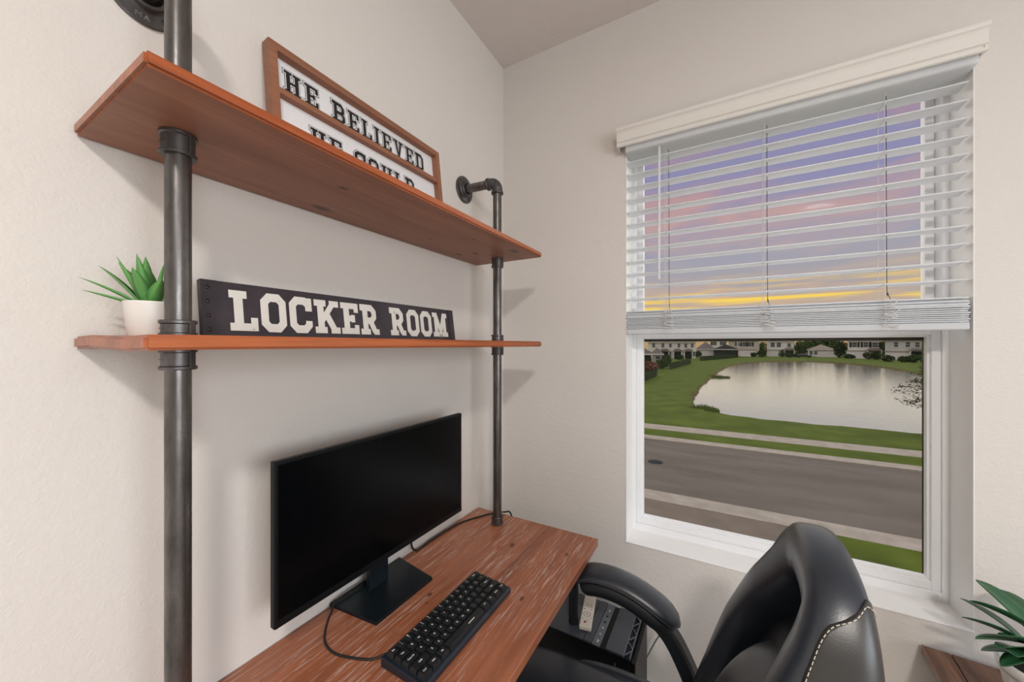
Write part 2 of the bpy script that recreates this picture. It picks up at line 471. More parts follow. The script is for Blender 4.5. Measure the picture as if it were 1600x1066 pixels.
# ------------------------------------------------------------------ window
win = thing('window_1', ((WX0 + WX1) / 2, 0.12, WZ0), None, None, kind='structure')
T = 0.0015
rv = MB()   # painted returns of the recess
rv.box(WX0, WX0 + T, -0.001, 0.13, WZ0, WZ1).box(WX1 - T, WX1, -0.001, 0.13, WZ0, WZ1).box(WX0, WX1, -0.001, 0.13, WZ1 - T, WZ1)
rv.build('window_return', 'white_trim', win)
MB().box(WX0, WX1, -0.003, 0.13, WZ0, WZ0 + 0.004, 0.001).build('window_sill', 'white_trim', win)
def ring(mb, x0, x1, z0, z1, w0, y0, y1, wb=None, wt=None, bev=0.002):
    wb = w0 if wb is None else wb; wt = w0 if wt is None else wt
    mb.box(x0, x0 + w0, y0, y1, z0, z1, bev).box(x1 - w0, x1, y0, y1, z0, z1, bev)
    mb.box(x0 + w0, x1 - w0, y0, y1, z0, z0 + wb, bev).box(x0 + w0, x1 - w0, y0, y1, z1 - wt, z1, bev)
    return mb
MBf = ring(MB(), WX0, WX1, WZ0, WZ1, 0.016, 0.118, 0.20, wb=0.030)
MBf.build('window_frame', 'white_vinyl', win)
# lower sash (inner), upper sash (outer)
ls = MB()
ring(ls, WX0 + 0.016, WX1 - 0.016, WZ0 + 0.030, 1.476, 0.021, 0.126, 0.160, wb=0.026, wt=0.030)
lsh = ls.build('lower_sash', 'white_vinyl', win)
ring(MB(), 0.6085, 1.4705, 0.680, 1.447, 0.0075, 0.138, 0.158, bev=0.001).build('glazing_bead', 'white_vinyl', lsh)
MB().box(0.612, 1.468, 0.147, 0.150, 0.684, 1.444).build('pane', 'window_glass', lsh)
us = MB()
ring(us, WX0 + 0.016, WX1 - 0.016, 1.444, WZ1 - 0.016, 0.022, 0.164, 0.196, wb=0.030, wt=0.022)
ush = us.build('upper_sash', 'white_vinyl', win)
MB().box(0.608, 1.470, 0.179, 0.182, 1.470, 2.232).build('pane', 'window_glass', ush)
sc = MB()
ring(sc, 0.590, 1.489, 0.645, 1.4435, 0.012, 0.199, 0.212, wt=0.0145, bev=0.001)
scf = sc.build('screen_frame', 'bronze_frame', win)
MB().box(0.600, 1.480, 0.2050, 0.2054, 0.655, 1.432).build('insect_screen', 'insect_screen', scf)

# made-up window in the unseen right wall: its area light brightens the room
added_win = thing('added_window', (RX, (QY0 + QY1) / 2, QZ0), None, None, kind='structure')
f2 = MB()
for y0, y1 in ((QY0, QY0 + 0.05), ((QY0 + QY1) / 2 - 0.025, (QY0 + QY1) / 2 + 0.025), (QY1 - 0.05, QY1)):
    f2.box(RX + 0.06, RX + 0.10, y0, y1, QZ0, QZ1)
f2.box(RX + 0.06, RX + 0.10, QY0, QY1, QZ0, QZ0 + 0.05).box(RX + 0.06, RX + 0.10, QY0, QY1, QZ1 - 0.05, QZ1)
f2.build('window_frame', 'white_vinyl', added_win)
d2 = bpy.data.lights.new('added_window_fill', 'AREA'); d2.shape = 'RECTANGLE'; d2.size = QZ1 - QZ0; d2.size_y = QY1 - QY0
d2.energy = 50; d2.color = (0.84, 0.92, 1.0)
l2 = bpy.data.objects.new('added_window_fill', d2); COL.objects.link(l2)
l2.parent = added_win; l2.location = (0.13, 0, (QZ1 - QZ0) / 2); l2.rotation_euler = (0, R(90), 0)

# ------------------------------------------------------------------ blind
blind = thing('window_blind', (1.04, 0.02, 1.457), 'white faux-wood slat blind, half raised, hanging in the window', 'blind')
prof = [(-0.040, 2.250), (-0.042, 2.188), (-0.050, 2.187), (-0.053, 2.189), (-0.053, 2.196), (-0.047, 2.199), (-0.047, 2.203), (-0.054, 2.206), (-0.054, 2.236), (-0.058, 2.242),
        (-0.064, 2.246), (-0.066, 2.251), (-0.066, 2.256), (-0.001, 2.256), (-0.001, 2.250)]
val = MB().prism([(0.549, y, z) for y, z in prof], (0.962, 0, 0)).build('valance', 'valance_white', blind)
for xa in (0.549, 1.506):
    MB().box(xa, xa + 0.005, -0.050, -0.001, 2.190, 2.250).build('valance_return', 'valance_white', val)
MB().box(WX0 + 0.003, WX1 - 0.003, -0.034, 0.055, 2.170, 2.232, 0.006, 3).build('head_rail', 'blind_white', blind)
SX0, SX1 = 0.5755, 1.4975
def slat_mb(z, tilt=0.0, dx=0.0, dy=0.0):
    rows = []
    for i in range(7):
        t = i / 6.0; y = 0.001 + 0.050 * t; zc = z + 0.0022 * (1 - (2 * t - 1) ** 2) + tilt * (t - 0.5)
        rows.append((y + dy, zc))
    mb = MB(); th = 0.0034
    poly = [(SX0 + dx, y, z_) for y, z_ in rows] + [(SX0 + dx, y, z_ - th) for y, z_ in rows[::-1]]
    return mb.prism(poly, (SX1 - SX0, 0, 0))
for k in range(13):
    slat_mb(2.1440 - 0.0497 * k, -0.0015).build('slat', 'blind_white', blind)
stack = [(1.5405 - 0.0058 * k + (0.002 if k == 0 else 0), 0.010 - 0.0035 * k if k < 3 else 0.0, 0.0022 * math.sin(k * 2.3), -0.003 + 0.002 * math.sin(k * 1.7)) for k in range(12)]
for z, ti, dx, dy in stack:
    slat_mb(z, ti, dx, dy).build('slat', 'blind_white', blind)
MB().box(SX0 - 0.001, SX1 + 0.002, -0.002, 0.052, 1.457, 1.4745, 0.004).build('bottom_rail', 'blind_white', blind)
for cx in (0.718, 1.030, 1.328):
    mb = MB()
    for yy in (-0.0015, 0.0535):
        mb.tube([(cx, yy, 2.17), (cx, yy, 1.475)], 0.0007, 6)
    for k in range(13):
        z = 2.1400 - 0.0497 * k
        mb.tube([(cx, -0.0015, z), (cx, 0.0535, z)], 0.0006, 5)
    mb.build('ladder_cord', 'cord_white', blind)
    MB().tube(smoothline([(cx + 0.010, 0.026, 2.17), (cx + 0.012, 0.026, 1.62), (cx + 0.013, 0.02, 1.57), (cx + 0.017, 0.004, 1.545)]), 0.0009, 6).build('lift_cord', 'matte_black', blind)
    rnd = random.Random(int(cx * 1000))
    pts = []
    for i in range(26):
        a = i / 25.0
        pts.append((cx + 0.010 + 0.026 * math.sin(i * 2.1 + cx * 7) * rnd.uniform(0.5, 1), -0.0045 - 0.010 * rnd.random(), 1.546 - 0.088 * a + rnd.uniform(-0.010, 0.010)))
    MB().tube(smoothline(pts, 5), 0.0010, 6).build('cord_loops', 'cord_white', blind)
wd = MB().tube([(0.6995, -0.012, 2.196), (0.698, -0.012, 1.664)], 0.0042, 6).build('tilt_wand', 'blind_white', blind)
MB().lathe([(0.0, 2.20), (0.004, 2.20), (0.004, 2.186), (0.0, 2.186)], (0.6995, -0.012, 0), n=8).build('wand_hook', 'port_metal', wd)

# ------------------------------------------------------------------ ceiling lamp (out of view, lights the room)
LX, LY = 1.64, -2.375
lamp = thing('ceiling_lamp', (LX, LY, RZ), 'round flush ceiling lamp in the middle of the room', 'lamp')
MB().lathe([(0.0, RZ), (0.19, RZ), (0.19, RZ - 0.025), (0.165, RZ - 0.03), (0.0, RZ - 0.03)], (LX, LY, 0), n=32).build('lamp_base', 'lamp_metal', lamp)
MB().lathe([(0.165, RZ - 0.031), (0.155, RZ - 0.055), (0.12, RZ - 0.078), (0.06, RZ - 0.09), (0.001, RZ - 0.093)], (LX, LY, 0), n=32).build('lamp_dome', 'lamp_glow', lamp)
ld = bpy.data.lights.new('ceiling_lamp_light', 'AREA'); ld.shape = 'DISK'; ld.size = 0.30
ld.energy = 43; ld.color = (1.0, 0.94, 0.88)
lo = bpy.data.objects.new('ceiling_lamp_light', ld); COL.objects.link(lo)
lo.location = (0, 0, -0.100); lo.parent = lamp

# ================================================================== PIPE SHELF
PX, PYR, PYL, PR = 0.149, -0.2940, -1.2560, 0.0167
DZ = 0.722
shelf = thing('pipe_shelf', (PX, (PYR + PYL) / 2, DZ), 'wall shelf unit of dark iron pipes carrying two orange-brown boards above the desk', 'shelf unit')
def board(z0, z1, wavy):
    # board with eased edges; left end slightly irregular
    mb = MB(); x0, x1, y0, y1 = 0.004, 0.3066, -1.3385, -0.2255
    bm = bmesh.new()
    nx, ny = 4, 24
    vs_ = []
    for zz in (z0, z1):
        vs_.append([[bm.verts.new((x0 + (x1 - x0) * i / nx, y0 + (y1 - y0) * j / ny, zz + (wavy * math.sin(i * 1.5) if j == 0 else 0))) for j in range(ny + 1)] for i in range(nx + 1)])
    for L in vs_:
        for i in range(nx):
            for j in range(ny):
                bm.faces.new((L[i][j], L[i + 1][j], L[i + 1][j + 1], L[i][j + 1]))
    a, b_ = vs_
    for j in range(ny):
        bm.faces.new((a[0][j], a[0][j + 1], b_[0][j + 1], b_[0][j])); bm.faces.new((a[nx][j], a[nx][j + 1], b_[nx][j + 1], b_[nx][j]))
    for i in range(nx):
        bm.faces.new((a[i][0], a[i + 1][0], b_[i + 1][0], b_[i][0])); bm.faces.new((a[i][ny], a[i + 1][ny], b_[i + 1][ny], b_[i][ny]))
    bmesh.ops.recalc_face_normals(bm, faces=bm.faces[:])
    bm.edges.ensure_lookup_table()
    sharp = [e for e in bm.edges if len(e.link_faces) == 2 and e.calc_face_angle(0) > 0.8]
    bmesh.ops.bevel(bm, geom=sharp, offset=0.0035, segments=2, affect='EDGES')
    mb.addbm(bm)
    return mb
S1B, S1T = 1.7500, 1.7685
S2B, S2T = 1.4085, 1.4280
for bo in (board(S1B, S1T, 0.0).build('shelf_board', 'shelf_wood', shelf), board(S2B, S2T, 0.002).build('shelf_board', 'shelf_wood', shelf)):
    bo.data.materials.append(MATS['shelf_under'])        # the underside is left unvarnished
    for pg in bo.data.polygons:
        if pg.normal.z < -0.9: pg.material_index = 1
EZ = 2.0455
for py in (PYR, PYL):
    segs = [(DZ + 0.002, S2B - 0.002), (S2T, S1B), (S1T, EZ - 0.03)]
    for z0, z1 in segs:
        MB().tube([(PX, py, z0), (PX, py, z1)], PR, 24).build('pipe', 'pipe_steel', shelf)
    MB().tube([(PX - 0.03, py, EZ), (0.012, py - (0.016 if py == PYR else 0), EZ - 0.004)], PR, 24).build('pipe', 'pipe_steel', shelf)
    # couplings: banded, with a moulded lug
    def coupling(z0, z1, r=0.0212, lug=True):
        b1 = 0.005
        mb = MB().lathe([(PR * 0.98, z0), (r + 0.0015, z0), (r + 0.0025, z0 + 0.0012), (r + 0.0025, z0 + b1), (r, z0 + b1 + 0.0015), (r, z1 - b1 - 0.0015), (r + 0.0025, z1 - b1), (r + 0.0025, z1 - 0.0012), (r + 0.0015, z1), (PR * 0.98, z1)], (PX, py, 0), n=40, crisp=True)
        if lug:
            a = R(28)
            M = Matrix.Translation((PX, py, 0)) @ Matrix.Rotation(a, 4, 'Z')
            mb.M = M; mb.box(r - 0.003, r + 0.003, -0.0045, 0.0045, z0 + 0.003, z1 - 0.003, 0.001); mb.M = None
            mb.box(PX - 0.006, PX + 0.006, py - r - 0.0012, py - r + 0.002, (z0 + z1) / 2 - 0.0006, (z0 + z1) / 2 + 0.0006)
        mb.build('coupling', 'cast_iron', shelf)
    coupling(S1B - 0.036, S1B)
    coupling(S2T, S2T + 0.026)
    coupling(S2B - 0.033, S2B)
    coupling(DZ + 0.0005, DZ + 0.030, lug=False)
    # elbow
    pts = [(PX - 0.040, py, EZ)] + [(PX - 0.030 + 0.030 * math.sin(R(a)), py, EZ - 0.030 + 0.030 * math.cos(R(a))) for a in range(0, 91, 10)] + [(PX, py, EZ - 0.040)]
    el = MB().tube(pts, 0.0205, 24)
    el.lathe([(0.0205, 0), (0.0235, 0.001), (0.0235, 0.008), (0.0205, 0.009)], (PX - 0.045, py, EZ), (1, 0, 0))
    el.lathe([(0.017, -0.002), (0.0235, -0.001), (0.0235, 0.007), (0.0205, 0.009)], (PX, py, EZ - 0.045))
    el.build('elbow', 'cast_iron', shelf)
    # wall flange with screw holes and raised letters
    fy = py - (0.017 if py == PYR else 0); fz = EZ - 0.005
    fl = MB().lathe([(0.0, 0.0005), (0.052, 0.0005), (0.0525, 0.002), (0.0525, 0.005), (0.0505, 0.0065), (0.031, 0.0075), (0.0285, 0.010), (0.0265, 0.018), (0.0245, 0.0195), (0.022, 0.0195), (0.0205, 0.016), (0.016, 0.012), (0.0, 0.012)], (0, fy, fz), (1, 0, 0), n=56, crisp=True)
    flo = fl.build('flange', 'cast_iron', shelf)
    cuf = bpy.data.curves.new('mark', 'FONT'); cuf.body = 'MA'; cuf.size = 0.0125; cuf.align_x = 'CENTER'; cuf.align_y = 'CENTER'; cuf.extrude = 0.0006; cuf.space_character = 1.3
    tof = bpy.data.objects.new('mark_tmp', cuf); COL.objects.link(tof); bpy.context.view_layer.update()
    mef = bpy.data.meshes.new_from_object(tof.evaluated_get(bpy.context.evaluated_depsgraph_get()))
    bpy.data.objects.remove(tof); mef.materials.clear(); mef.materials.append(MATS['port_metal'])
    mo = bpy.data.objects.new('cast_mark', mef); COL.objects.link(mo); mo.parent = flo
    aa = R(-95); mo.location = Vector((0.0072, fy + 0.0405 * math.cos(aa), fz + 0.0405 * math.sin(aa))) - OFF[shelf.name]
    mo.rotation_euler = Matrix(((0, 0, 1), (1, 0, 0), (0, 1, 0))).to_euler()
    for a in (35, 125, 215, 305):
        yy = fy + 0.0405 * math.cos(R(a + 5)); zz = fz + 0.0405 * math.sin(R(a + 5))
        MB().lathe([(0.0, 0.0076), (0.0045, 0.0076), (0.0048, 0.0066)], (0, yy, zz), (1, 0, 0), n=12).build('screw_hole', 'ink_black', flo)

# ------------------------------------------------------------------ lettering built from strokes
def ribbon(poly, w, closed=False, ext=0.0):
    P = [Vector((x, y)) for x, y in poly]; n = len(P)
    if not closed and ext:
        P[0] = P[0] + (P[0] - P[1]).normalized() * ext; P[-1] = P[-1] + (P[-1] - P[-2]).normalized() * ext
    L = []; Rr = []
    for i in range(n):
        a = P[i] - P[i - 1] if (i > 0 or closed) else P[1] - P[0]
        b = P[(i + 1) % n] - P[i] if (i < n - 1 or closed) else P[-1] - P[-2]
        a.normalize(); b.normalize()
        na = Vector((-a.y, a.x)); nb = Vector((-b.y, b.x)); m_ = (na + nb).normalized()
        k = w / 2 / max(0.35, m_.dot(na))
        L.append(P[i] + m_ * k); Rr.append(P[i] - m_ * k)
    q = []
    for i in range(n if closed else n - 1):
        j = (i + 1) % n
        q.append((L[i], L[j], Rr[j], Rr[i]))
    return q
def glyph(ch, t, ts):
    """strokes: (points, width, closed); cap height 1; returns width, strokes"""
    S = []
    h = t / 2; g_ = ts / 2
    def st(x, y0=0.0, y1=1.0): S.append(([(x, y0), (x, y1)], t, False))
    def ser(x, y, l=0.13, r=0.13):
        yy = g_ if y == 0 else 1 - g_
        S.append(([(x - l - h, yy), (x + r + h, yy)], ts, False))
    def bar(x0, x1, y, w_=None): S.append(([(x0, y), (x1, y)], w_ or ts, False))
    s0 = 0.11 + h
    if ch == 'H':
        W = 0.84; a, b = s0, W - s0
        for x in (a, b):
            st(x); ser(x, 0, .1, .1); ser(x, 1, .1, .1)
        bar(a, b, 0.5)
    elif ch == 'E':
        W = 0.74; st(s0); bar(0, W, g_); bar(0, W, 1 - g_); bar(s0, 0.5, 0.5)
        S.append(([(W - h * .8, 0), (W - h * .8, .30)], t * .8, False)); S.append(([(W - h * .8, 1), (W - h * .8, .70)], t * .8, False)); S.append(([(.50, .38), (.50, .62)], t * .7, False))
    elif ch == 'L':
        W = 0.72; st(s0); ser(s0, 1, .11, .11); bar(0, W, g_); S.append(([(W - h * .8, 0), (W - h * .8, .34)], t * .8, False))
    elif ch == 'I':
        W = 2 * s0; st(s0); ser(s0, 0, .11, .11); ser(s0, 1, .11, .11)
    elif ch in 'OCUD':
        W = 0.76; c = 0.13; x0, x1 = h, W - h; y0, y1 = g_, 1 - g_
        if ch == 'O':
            S.append(([(x0 + c, y0), (x1 - c, y0), (x1, y0 + c), (x1, y1 - c), (x1 - c, y1), (x0 + c, y1), (x0, y1 - c), (x0, y0 + c)], t * .93, True))
        elif ch == 'C':
            S.append(([(x1, .34), (x1, y0 + c), (x1 - c, y0), (x0 + c, y0), (x0, y0 + c), (x0, y1 - c), (x0 + c, y1), (x1 - c, y1), (x1, y1 - c), (x1, .62)], t * .93, False))
            S.append(([(W - h * .7, .62), (W - h * .7, 1)], t * .7, False))
        elif ch == 'U':
            W = 0.86; a, b = s0, W - s0
            S.append(([(a, 1), (a, y0 + c), (a + c, y0), (b - c, y0), (b, y0 + c), (b, 1)], t * .95, False)); ser(a, 1, .1, .1); ser(b, 1, .1, .1)
        else:
            W = 0.80; a = s0; b = W - h
            S.append(([(0, y0), (b - c, y0), (b, y0 + c), (b, y1 - c), (b - c, y1), (0, y1)], t * .9, False)); st(a)
    elif ch == 'B':
        W = 0.80; a = s0; b = W - h; c = 0.12; y0, y1 = g_, 1 - g_
        st(a)
        S.append(([(0, y0), (b - c, y0), (b, y0 + c), (b, .5 - c), (b - c, .5), (a, .5)], t * .9, False))
        S.append(([(0, y1), (b - .03 - c, y1), (b - .03, y1 - c), (b - .03, .5 + c), (b - .03 - c, .5), (a, .5)], t * .9, False))
    elif ch == 'R':
        W = 0.86; a = s0; b = .72 - h + .04; c = 0.13; y1 = 1 - g_
        st(a); ser(a, 0, .11, .09)
        S.append(([(0, y1), (b - c, y1), (b, y1 - c), (b, .47 + c), (b - c, .47), (a, .47)], t * .92, False))
        S.append(([(.46, .47), (.66, .09)], t * .95, False)); S.append(([(.60, g_), (W, g_)], ts, False))
    elif ch == 'K':
        W = 0.92; a = s0; st(a); ser(a, 0, .11, .09); ser(a, 1, .11, .09)
        S.append(([(a, .33), (.70, .92)], t * .78, False)); S.append(([(.44, .58), (.73, .09)], t * .95, False))
        bar(.56, .92, 1 - g_); bar(.58, W + .02, g_)
    elif ch == 'V':
        W = 0.86; S.append(([(.14 + h * .6, 1), (W / 2, h * .6), (W - .14 - h * .6, 1)], t * .95, False)); bar(0, .40, 1 - g_); bar(W - .40, W, 1 - g_)
        S.append(([(W / 2 - .09, g_ * .8), (W / 2 + .09, g_ * .8)], ts * .8, False))
    elif ch == 'M':
        W = 1.06; a, b = s0, W - s0; st(a); st(b); ser(a, 0, .11, .09); ser(b, 0, .09, .11)
        S.append(([(a, 1 - h * .4), (W / 2, .22), (b, 1 - h * .4)], t * .9, False)); bar(0, a + h, 1 - g_); bar(b - h, W, 1 - g_)
    else:
        return 0.42, []
    return W, S
def text_width(txt, t, ts, gap):
    return sum(glyph(c, t, ts)[0] + gap for c in txt) - gap
def text_layers(txt, t, ts, gap, width, height, layers, place, parent):
    """layers: list of (name, expand, lift, material); place(u, v, lift) -> 3d"""
    tot = text_width(txt, t, ts, gap); u = 0.0
    for c in txt:
        W, S = glyph(c, t, ts)
        par = parent
        for (nm, e, lift, mat) in (layers if S else ()):
            mb = MB(); li = lift
            for pts, w_, cl in S:
                for q in ribbon(pts, w_ + 2 * e, cl, e):
                    li += 0.000012
                    mb.add([place((u + p.x) / tot * width, p.y * height, li) for p in q], [[0, 1, 2, 3]])
            o = mb.build(nm, mat, par)
            if par is parent: par = o
        u += W + gap

# ------------------------------------------------------------------ framed letter sign on the upper board
SY0, SY1 = -1.0625, -0.497
HT = 0.331
ltop, lbot = 0.030, 0.066         # x of the front face at top and bottom: it leans on the wall
zb = S1T + 0.0008
ztop = zb + math.sqrt(HT ** 2 - (lbot - ltop) ** 2)
up_ = Vector((ltop - lbot, 0, ztop - zb)).normalized()
nrm = Vector((up_.z, 0, -up_.x))     # towards the room
yax = Vector((0, 1, 0))
def SP(u, v, n_):
    return Vector((lbot, SY0, zb)) + yax * u + up_ * v + nrm * n_
frame_root = thing('letter_sign', (0.05, (SY0 + SY1) / 2, S1T), 'wood framed white sign reading HE BELIEVED HE COULD leaning on the upper shelf board', 'sign')
Wd = SY1 - SY0
def sbox(mb, u0, u1, v0, v1, n0, n1):
    P = [SP(u, v, n_) for n_ in (n0, n1) for u, v in ((u0, v0), (u1, v0), (u1, v1), (u0, v1))]
    mb.add(P, [[3, 2, 1, 0], [4, 5, 6, 7], [0, 1, 5, 4], [1, 2, 6, 5], [2, 3, 7, 6], [3, 0, 4, 7]]); return mb
fw, fd = 0.018, -0.026
sbox(MB(), 0, fw, 0, HT, fd, 0).build('frame_side', 'frame_wood', frame_root)
sbox(MB(), Wd - fw, Wd, 0, HT, fd, 0).build('frame_side', 'frame_wood', frame_root)
sbox(MB(), fw, Wd - fw, HT - fw, HT, fd, 0).build('frame_rail', 'frame_wood', frame_root)
sbox(MB(), fw, Wd - fw, 0, fw, fd, 0).build('frame_rail', 'frame_wood', frame_root)
panel = sbox(MB(), fw, Wd - fw, fw, HT - fw, fd, fd + 0.006).build('panel', 'paper_white', frame_root)
r1 = 0.2225
sbox(MB(), fw, Wd - fw, r1 - 0.007, r1 + 0.007, fd + 0.006, -0.003).build('divider_rail', 'frame_wood', frame_root)
sbox(MB(), fw, Wd - fw, 0.113, 0.127, fd + 0.006, -0.003).build('divider_rail', 'frame_wood', frame_root)
for txt, u0, u1, v0 in (('HE BELIEVED', 0.040, 0.500, 0.2400), ('HE COULD', 0.097, 0.446, 0.1315)):
    n0 = fd + 0.006
    text_layers(txt, 0.195, 0.13, 0.19, u1 - u0, 0.053, [('letter', 0.0, n0 + 0.0014, 'ink_black'), ('letter_outline', 0.070, n0 + 0.0004, 'ink_black'), ('letter_inset', 0.042, n0 + 0.0009, 'paper_white')], lambda u, v, n_: SP(u0 + u, v0 + v, n_), frame_root)

# ------------------------------------------------------------------ LOCKER ROOM sign on the lower board
LY0, LY1 = -1.1935, -0.4500
lz = S2T + 0.0008
lu = Vector((-0.015, 0, 0.110)).normalized(); ln = Vector((lu.z, 0, -lu.x))
LRH = 0.1115
def LP(u, v, n_): return Vector((0.0665, LY0, lz)) + yax * u + lu * v + ln * n_
lr = thing('metal_sign', (0.06, (LY0 + LY1) / 2, S2T), 'dark plum weathered sign reading LOCKER ROOM standing on the lower shelf board', 'sign')
def lbox(mb, u0, u1, v0, v1, n0, n1):
    P = [LP(u, v, n_) for n_ in (n0, n1) for u, v in ((u0, v0), (u1, v0), (u1, v1), (u0, v1))]
    return mb.add(P, [[3, 2, 1, 0], [4, 5, 6, 7], [0, 1, 5, 4], [1, 2, 6, 5], [2, 3, 7, 6], [3, 0, 4, 7]])
LL = LY1 - LY0
sb = lbox(MB(), 0, LL, 0, LRH, -0.012, 0).build('board', 'sign_board', lr)
for u0, u1 in ((0.0, 0.026), (LL - 0.024, LL)):
    lbox(MB(), u0, u1, 0, LRH, 0, 0.0016).build('end_strip', 'sign_board', lr)
    for k in range(4):
        c = LP((u0 + u1) / 2 - 0.003, 0.015 + k * 0.0272, 0.0016)
        MB().lathe([(0.0, 0.0022), (0.0026, 0.0018), (0.0042, 0.0)], c, ln, n=10).build('rivet', 'rivet', lr)
text_layers('LOCKER ROOM', 0.235, 0.19, 0.085, 0.662, 0.082, [('letter', 0.0, 0.0006, 'sign_letter')], lambda u, v, n_: LP(0.045 + u, 0.0145 + v, n_), lr)

# ------------------------------------------------------------------ succulent in a white pot on the lower board
def blade(mb, root, dirh, L, w, rise, droop, n=9, thick=0.25):
    """fleshy pointed leaf from root, heading dirh (angle), length L"""
    d = Vector((math.cos(dirh), math.sin(dirh), 0)); side = Vector((-d.y, d.x, 0)); rows = []
    p = Vector(root); a = rise
    for i in range(n + 1):
        t = i / n
        ww = w * (0.75 + 0.5 * t) * (1 - t ** 2.2) if i < n else w * 0.02
        tan = d * math.cos(a) + Vector((0, 0, 1)) * math.sin(a); nr = side.cross(tan) * -1
        rows.append([p + side * ww + nr * ww * 0.35, p - nr * ww * thick, p - side * ww + nr * ww * 0.35, p + nr * ww * 0.12])
        p = p + tan * (L / n); a -= droop / n
    mb.grid(rows, True, True)
sp = Vector((0.078, -1.2690, S2T))
suc = thing('potted_succulent', sp, 'small green spiky succulent in a white tapered pot behind the left pipe', 'plant')
MB().lathe([(0.0, 0.0006), (0.0265, 0.0006), (0.0275, 0.002), (0.0325, 0.054), (0.0325, 0.0575), (0.0295, 0.0575), (0.0285, 0.048), (0.0, 0.048)], sp, n=36).build('pot', 'pot_white', suc)
MB().lathe([(0.0, 0.050), (0.02, 0.0495), (0.0287, 0.0485)], sp, n=20).build('soil', 'soil', suc)
rnd = random.Random(3)
for i, (a, L, rise, w_, dr) in enumerate([(-95, .080, .62, .0075, .25), (-125, .085, 1.0, .010, .3), (-75, .075, 1.15, .012, .1), (-40, .070, 1.0, .013, .1), (0, .06, .9, .013, .2), (35, .06, 1.1, .012, .2), (75, .055, 1.25, .011, .2), (120, .06, 1.2, .011, .2), (160, .07, 1.2, .011, .2), (-160, .085, 1.1, .011, .3), (-60, .085, 1.4, .012, 0), (60, .075, 1.45, .011, 0), (180, .088, 1.42, .011, 0), (-100, .070, .35, .008, .1), (-110, .086, 1.25, .010, .1)]):
    mb = MB(); ar = R(a)
    blade(mb, sp + Vector((0.008 * math.cos(ar), 0.008 * math.sin(ar), 0.049)), ar, L, w_, rise, dr)
    mb.build('leaf', 'succulent_green', suc)

# ================================================================== DESK
desk = thing('desk', (0.26, -0.75, 0), 'whitewashed reddish brown wooden desk on black pipe legs along the left wall', 'desk')
DX0, DX1, DY0, DY1 = 0.002, 0.5216, -1.42, -0.2125
DT = 0.026
nb = 5
for i in range(nb):
    a = DX0 + (DX1 - DX0) * i / nb; b_ = DX0 + (DX1 - DX0) * (i + 1) / nb
    MB().box(a + 0.00005, b_ - 0.00005, DY0, DY1, DZ - DT, DZ, 0.0012, 1).build('desk_board', 'desk_wood', desk)
for x in (0.09, 0.462):
    for y in (-0.300, -1.30):
        lg = MB().tube([(x, y, 0.004), (x, y, DZ - DT - 0.005)], PR, 20).build('leg', 'matte_black', desk)
        MB().lathe([(0.0, 0.0), (0.03, 0.0), (0.03, 0.006), (0.021, 0.010), (0.021, 0.026), (0.017, 0.026)], (x, y, 0), n=20).build('leg_foot', 'matte_black', lg)
        MB().lathe([(0.0, 0.0), (0.045, 0.0), (0.045, -0.006), (0.023, -0.010), (0.022, -0.026), (0.017, -0.026)], (x, y, DZ - DT), n=24).build('leg_flange', 'matte_black', lg)
for y in (-0.300, -1.30):
    MB().tube([(0.09, y, 0.18), (0.462, y, 0.18)], 0.014, 16).build('crossbar', 'matte_black', desk)

# ------------------------------------------------------------------ monitor
MX = 0.120
my0, my1, mz0, mz1 = -1.0965, -0.4810, 0.8385, 1.1780
mon = thing('monitor', (0.09, -0.78, DZ), 'large switched-off black flat monitor on the desk', 'monitor')
MB().box(MX - 0.016, MX, my0, my1, mz0, mz1, 0.0025).build('housing', 'black_plastic', mon)
MB().box(MX, MX + 0.0008, my0 + 0.008, my1 - 0.008, mz0 + 0.017, mz1 - 0.008).build('screen', 'screen_glass', mon)
MB().box(MX, MX + 0.0012, my0 + 0.002, my1 - 0.002, mz0 + 0.001, mz0 + 0.0165, 0.0005, 1).build('chin_bezel', 'black_plastic', mon)
MB().box(MX - 0.052, MX - 0.016, -0.98, -0.60, 0.875, 1.08, 0.012).build('rear_bulge', 'black_plastic', mon)
MB().box(0.040, 0.060, -0.815, -0.750, DZ + 0.008, 0.97, 0.004).build('stand_neck', 'base_black', mon)
MB().prism([(0.003, -0.897, DZ + 0.0008), (0.164, -0.882, DZ + 0.0008), (0.164, -0.680, DZ + 0.0008), (0.003, -0.655, DZ + 0.0008)], (0, 0, 0.0085)).build('stand_base', 'base_black', mon)
# power cable of the monitor
cb = MB().tube(smoothline([(0.055, -0.64, DZ + 0.14), (0.030, -0.63, DZ + 0.05), (0.016, -0.59, DZ + 0.0036), (0.014, -0.52, DZ + 0.0036), (0.016, -0.44, DZ + 0.0036), (0.028, -0.36, DZ + 0.0036), (0.062, -0.285, DZ + 0.0036), (0.092, -0.243, DZ + 0.005), (0.128, -0.213, DZ + 0.007), (0.158, -0.203, DZ + 0.002), (0.165, -0.200, DZ - 0.1), (0.16, -0.2, 0.30)]), 0.0032, 10)
tag(cb.build('power_cable', 'cable_black'), 'thin black power cable running behind the right pipe to the desk end', 'cable')

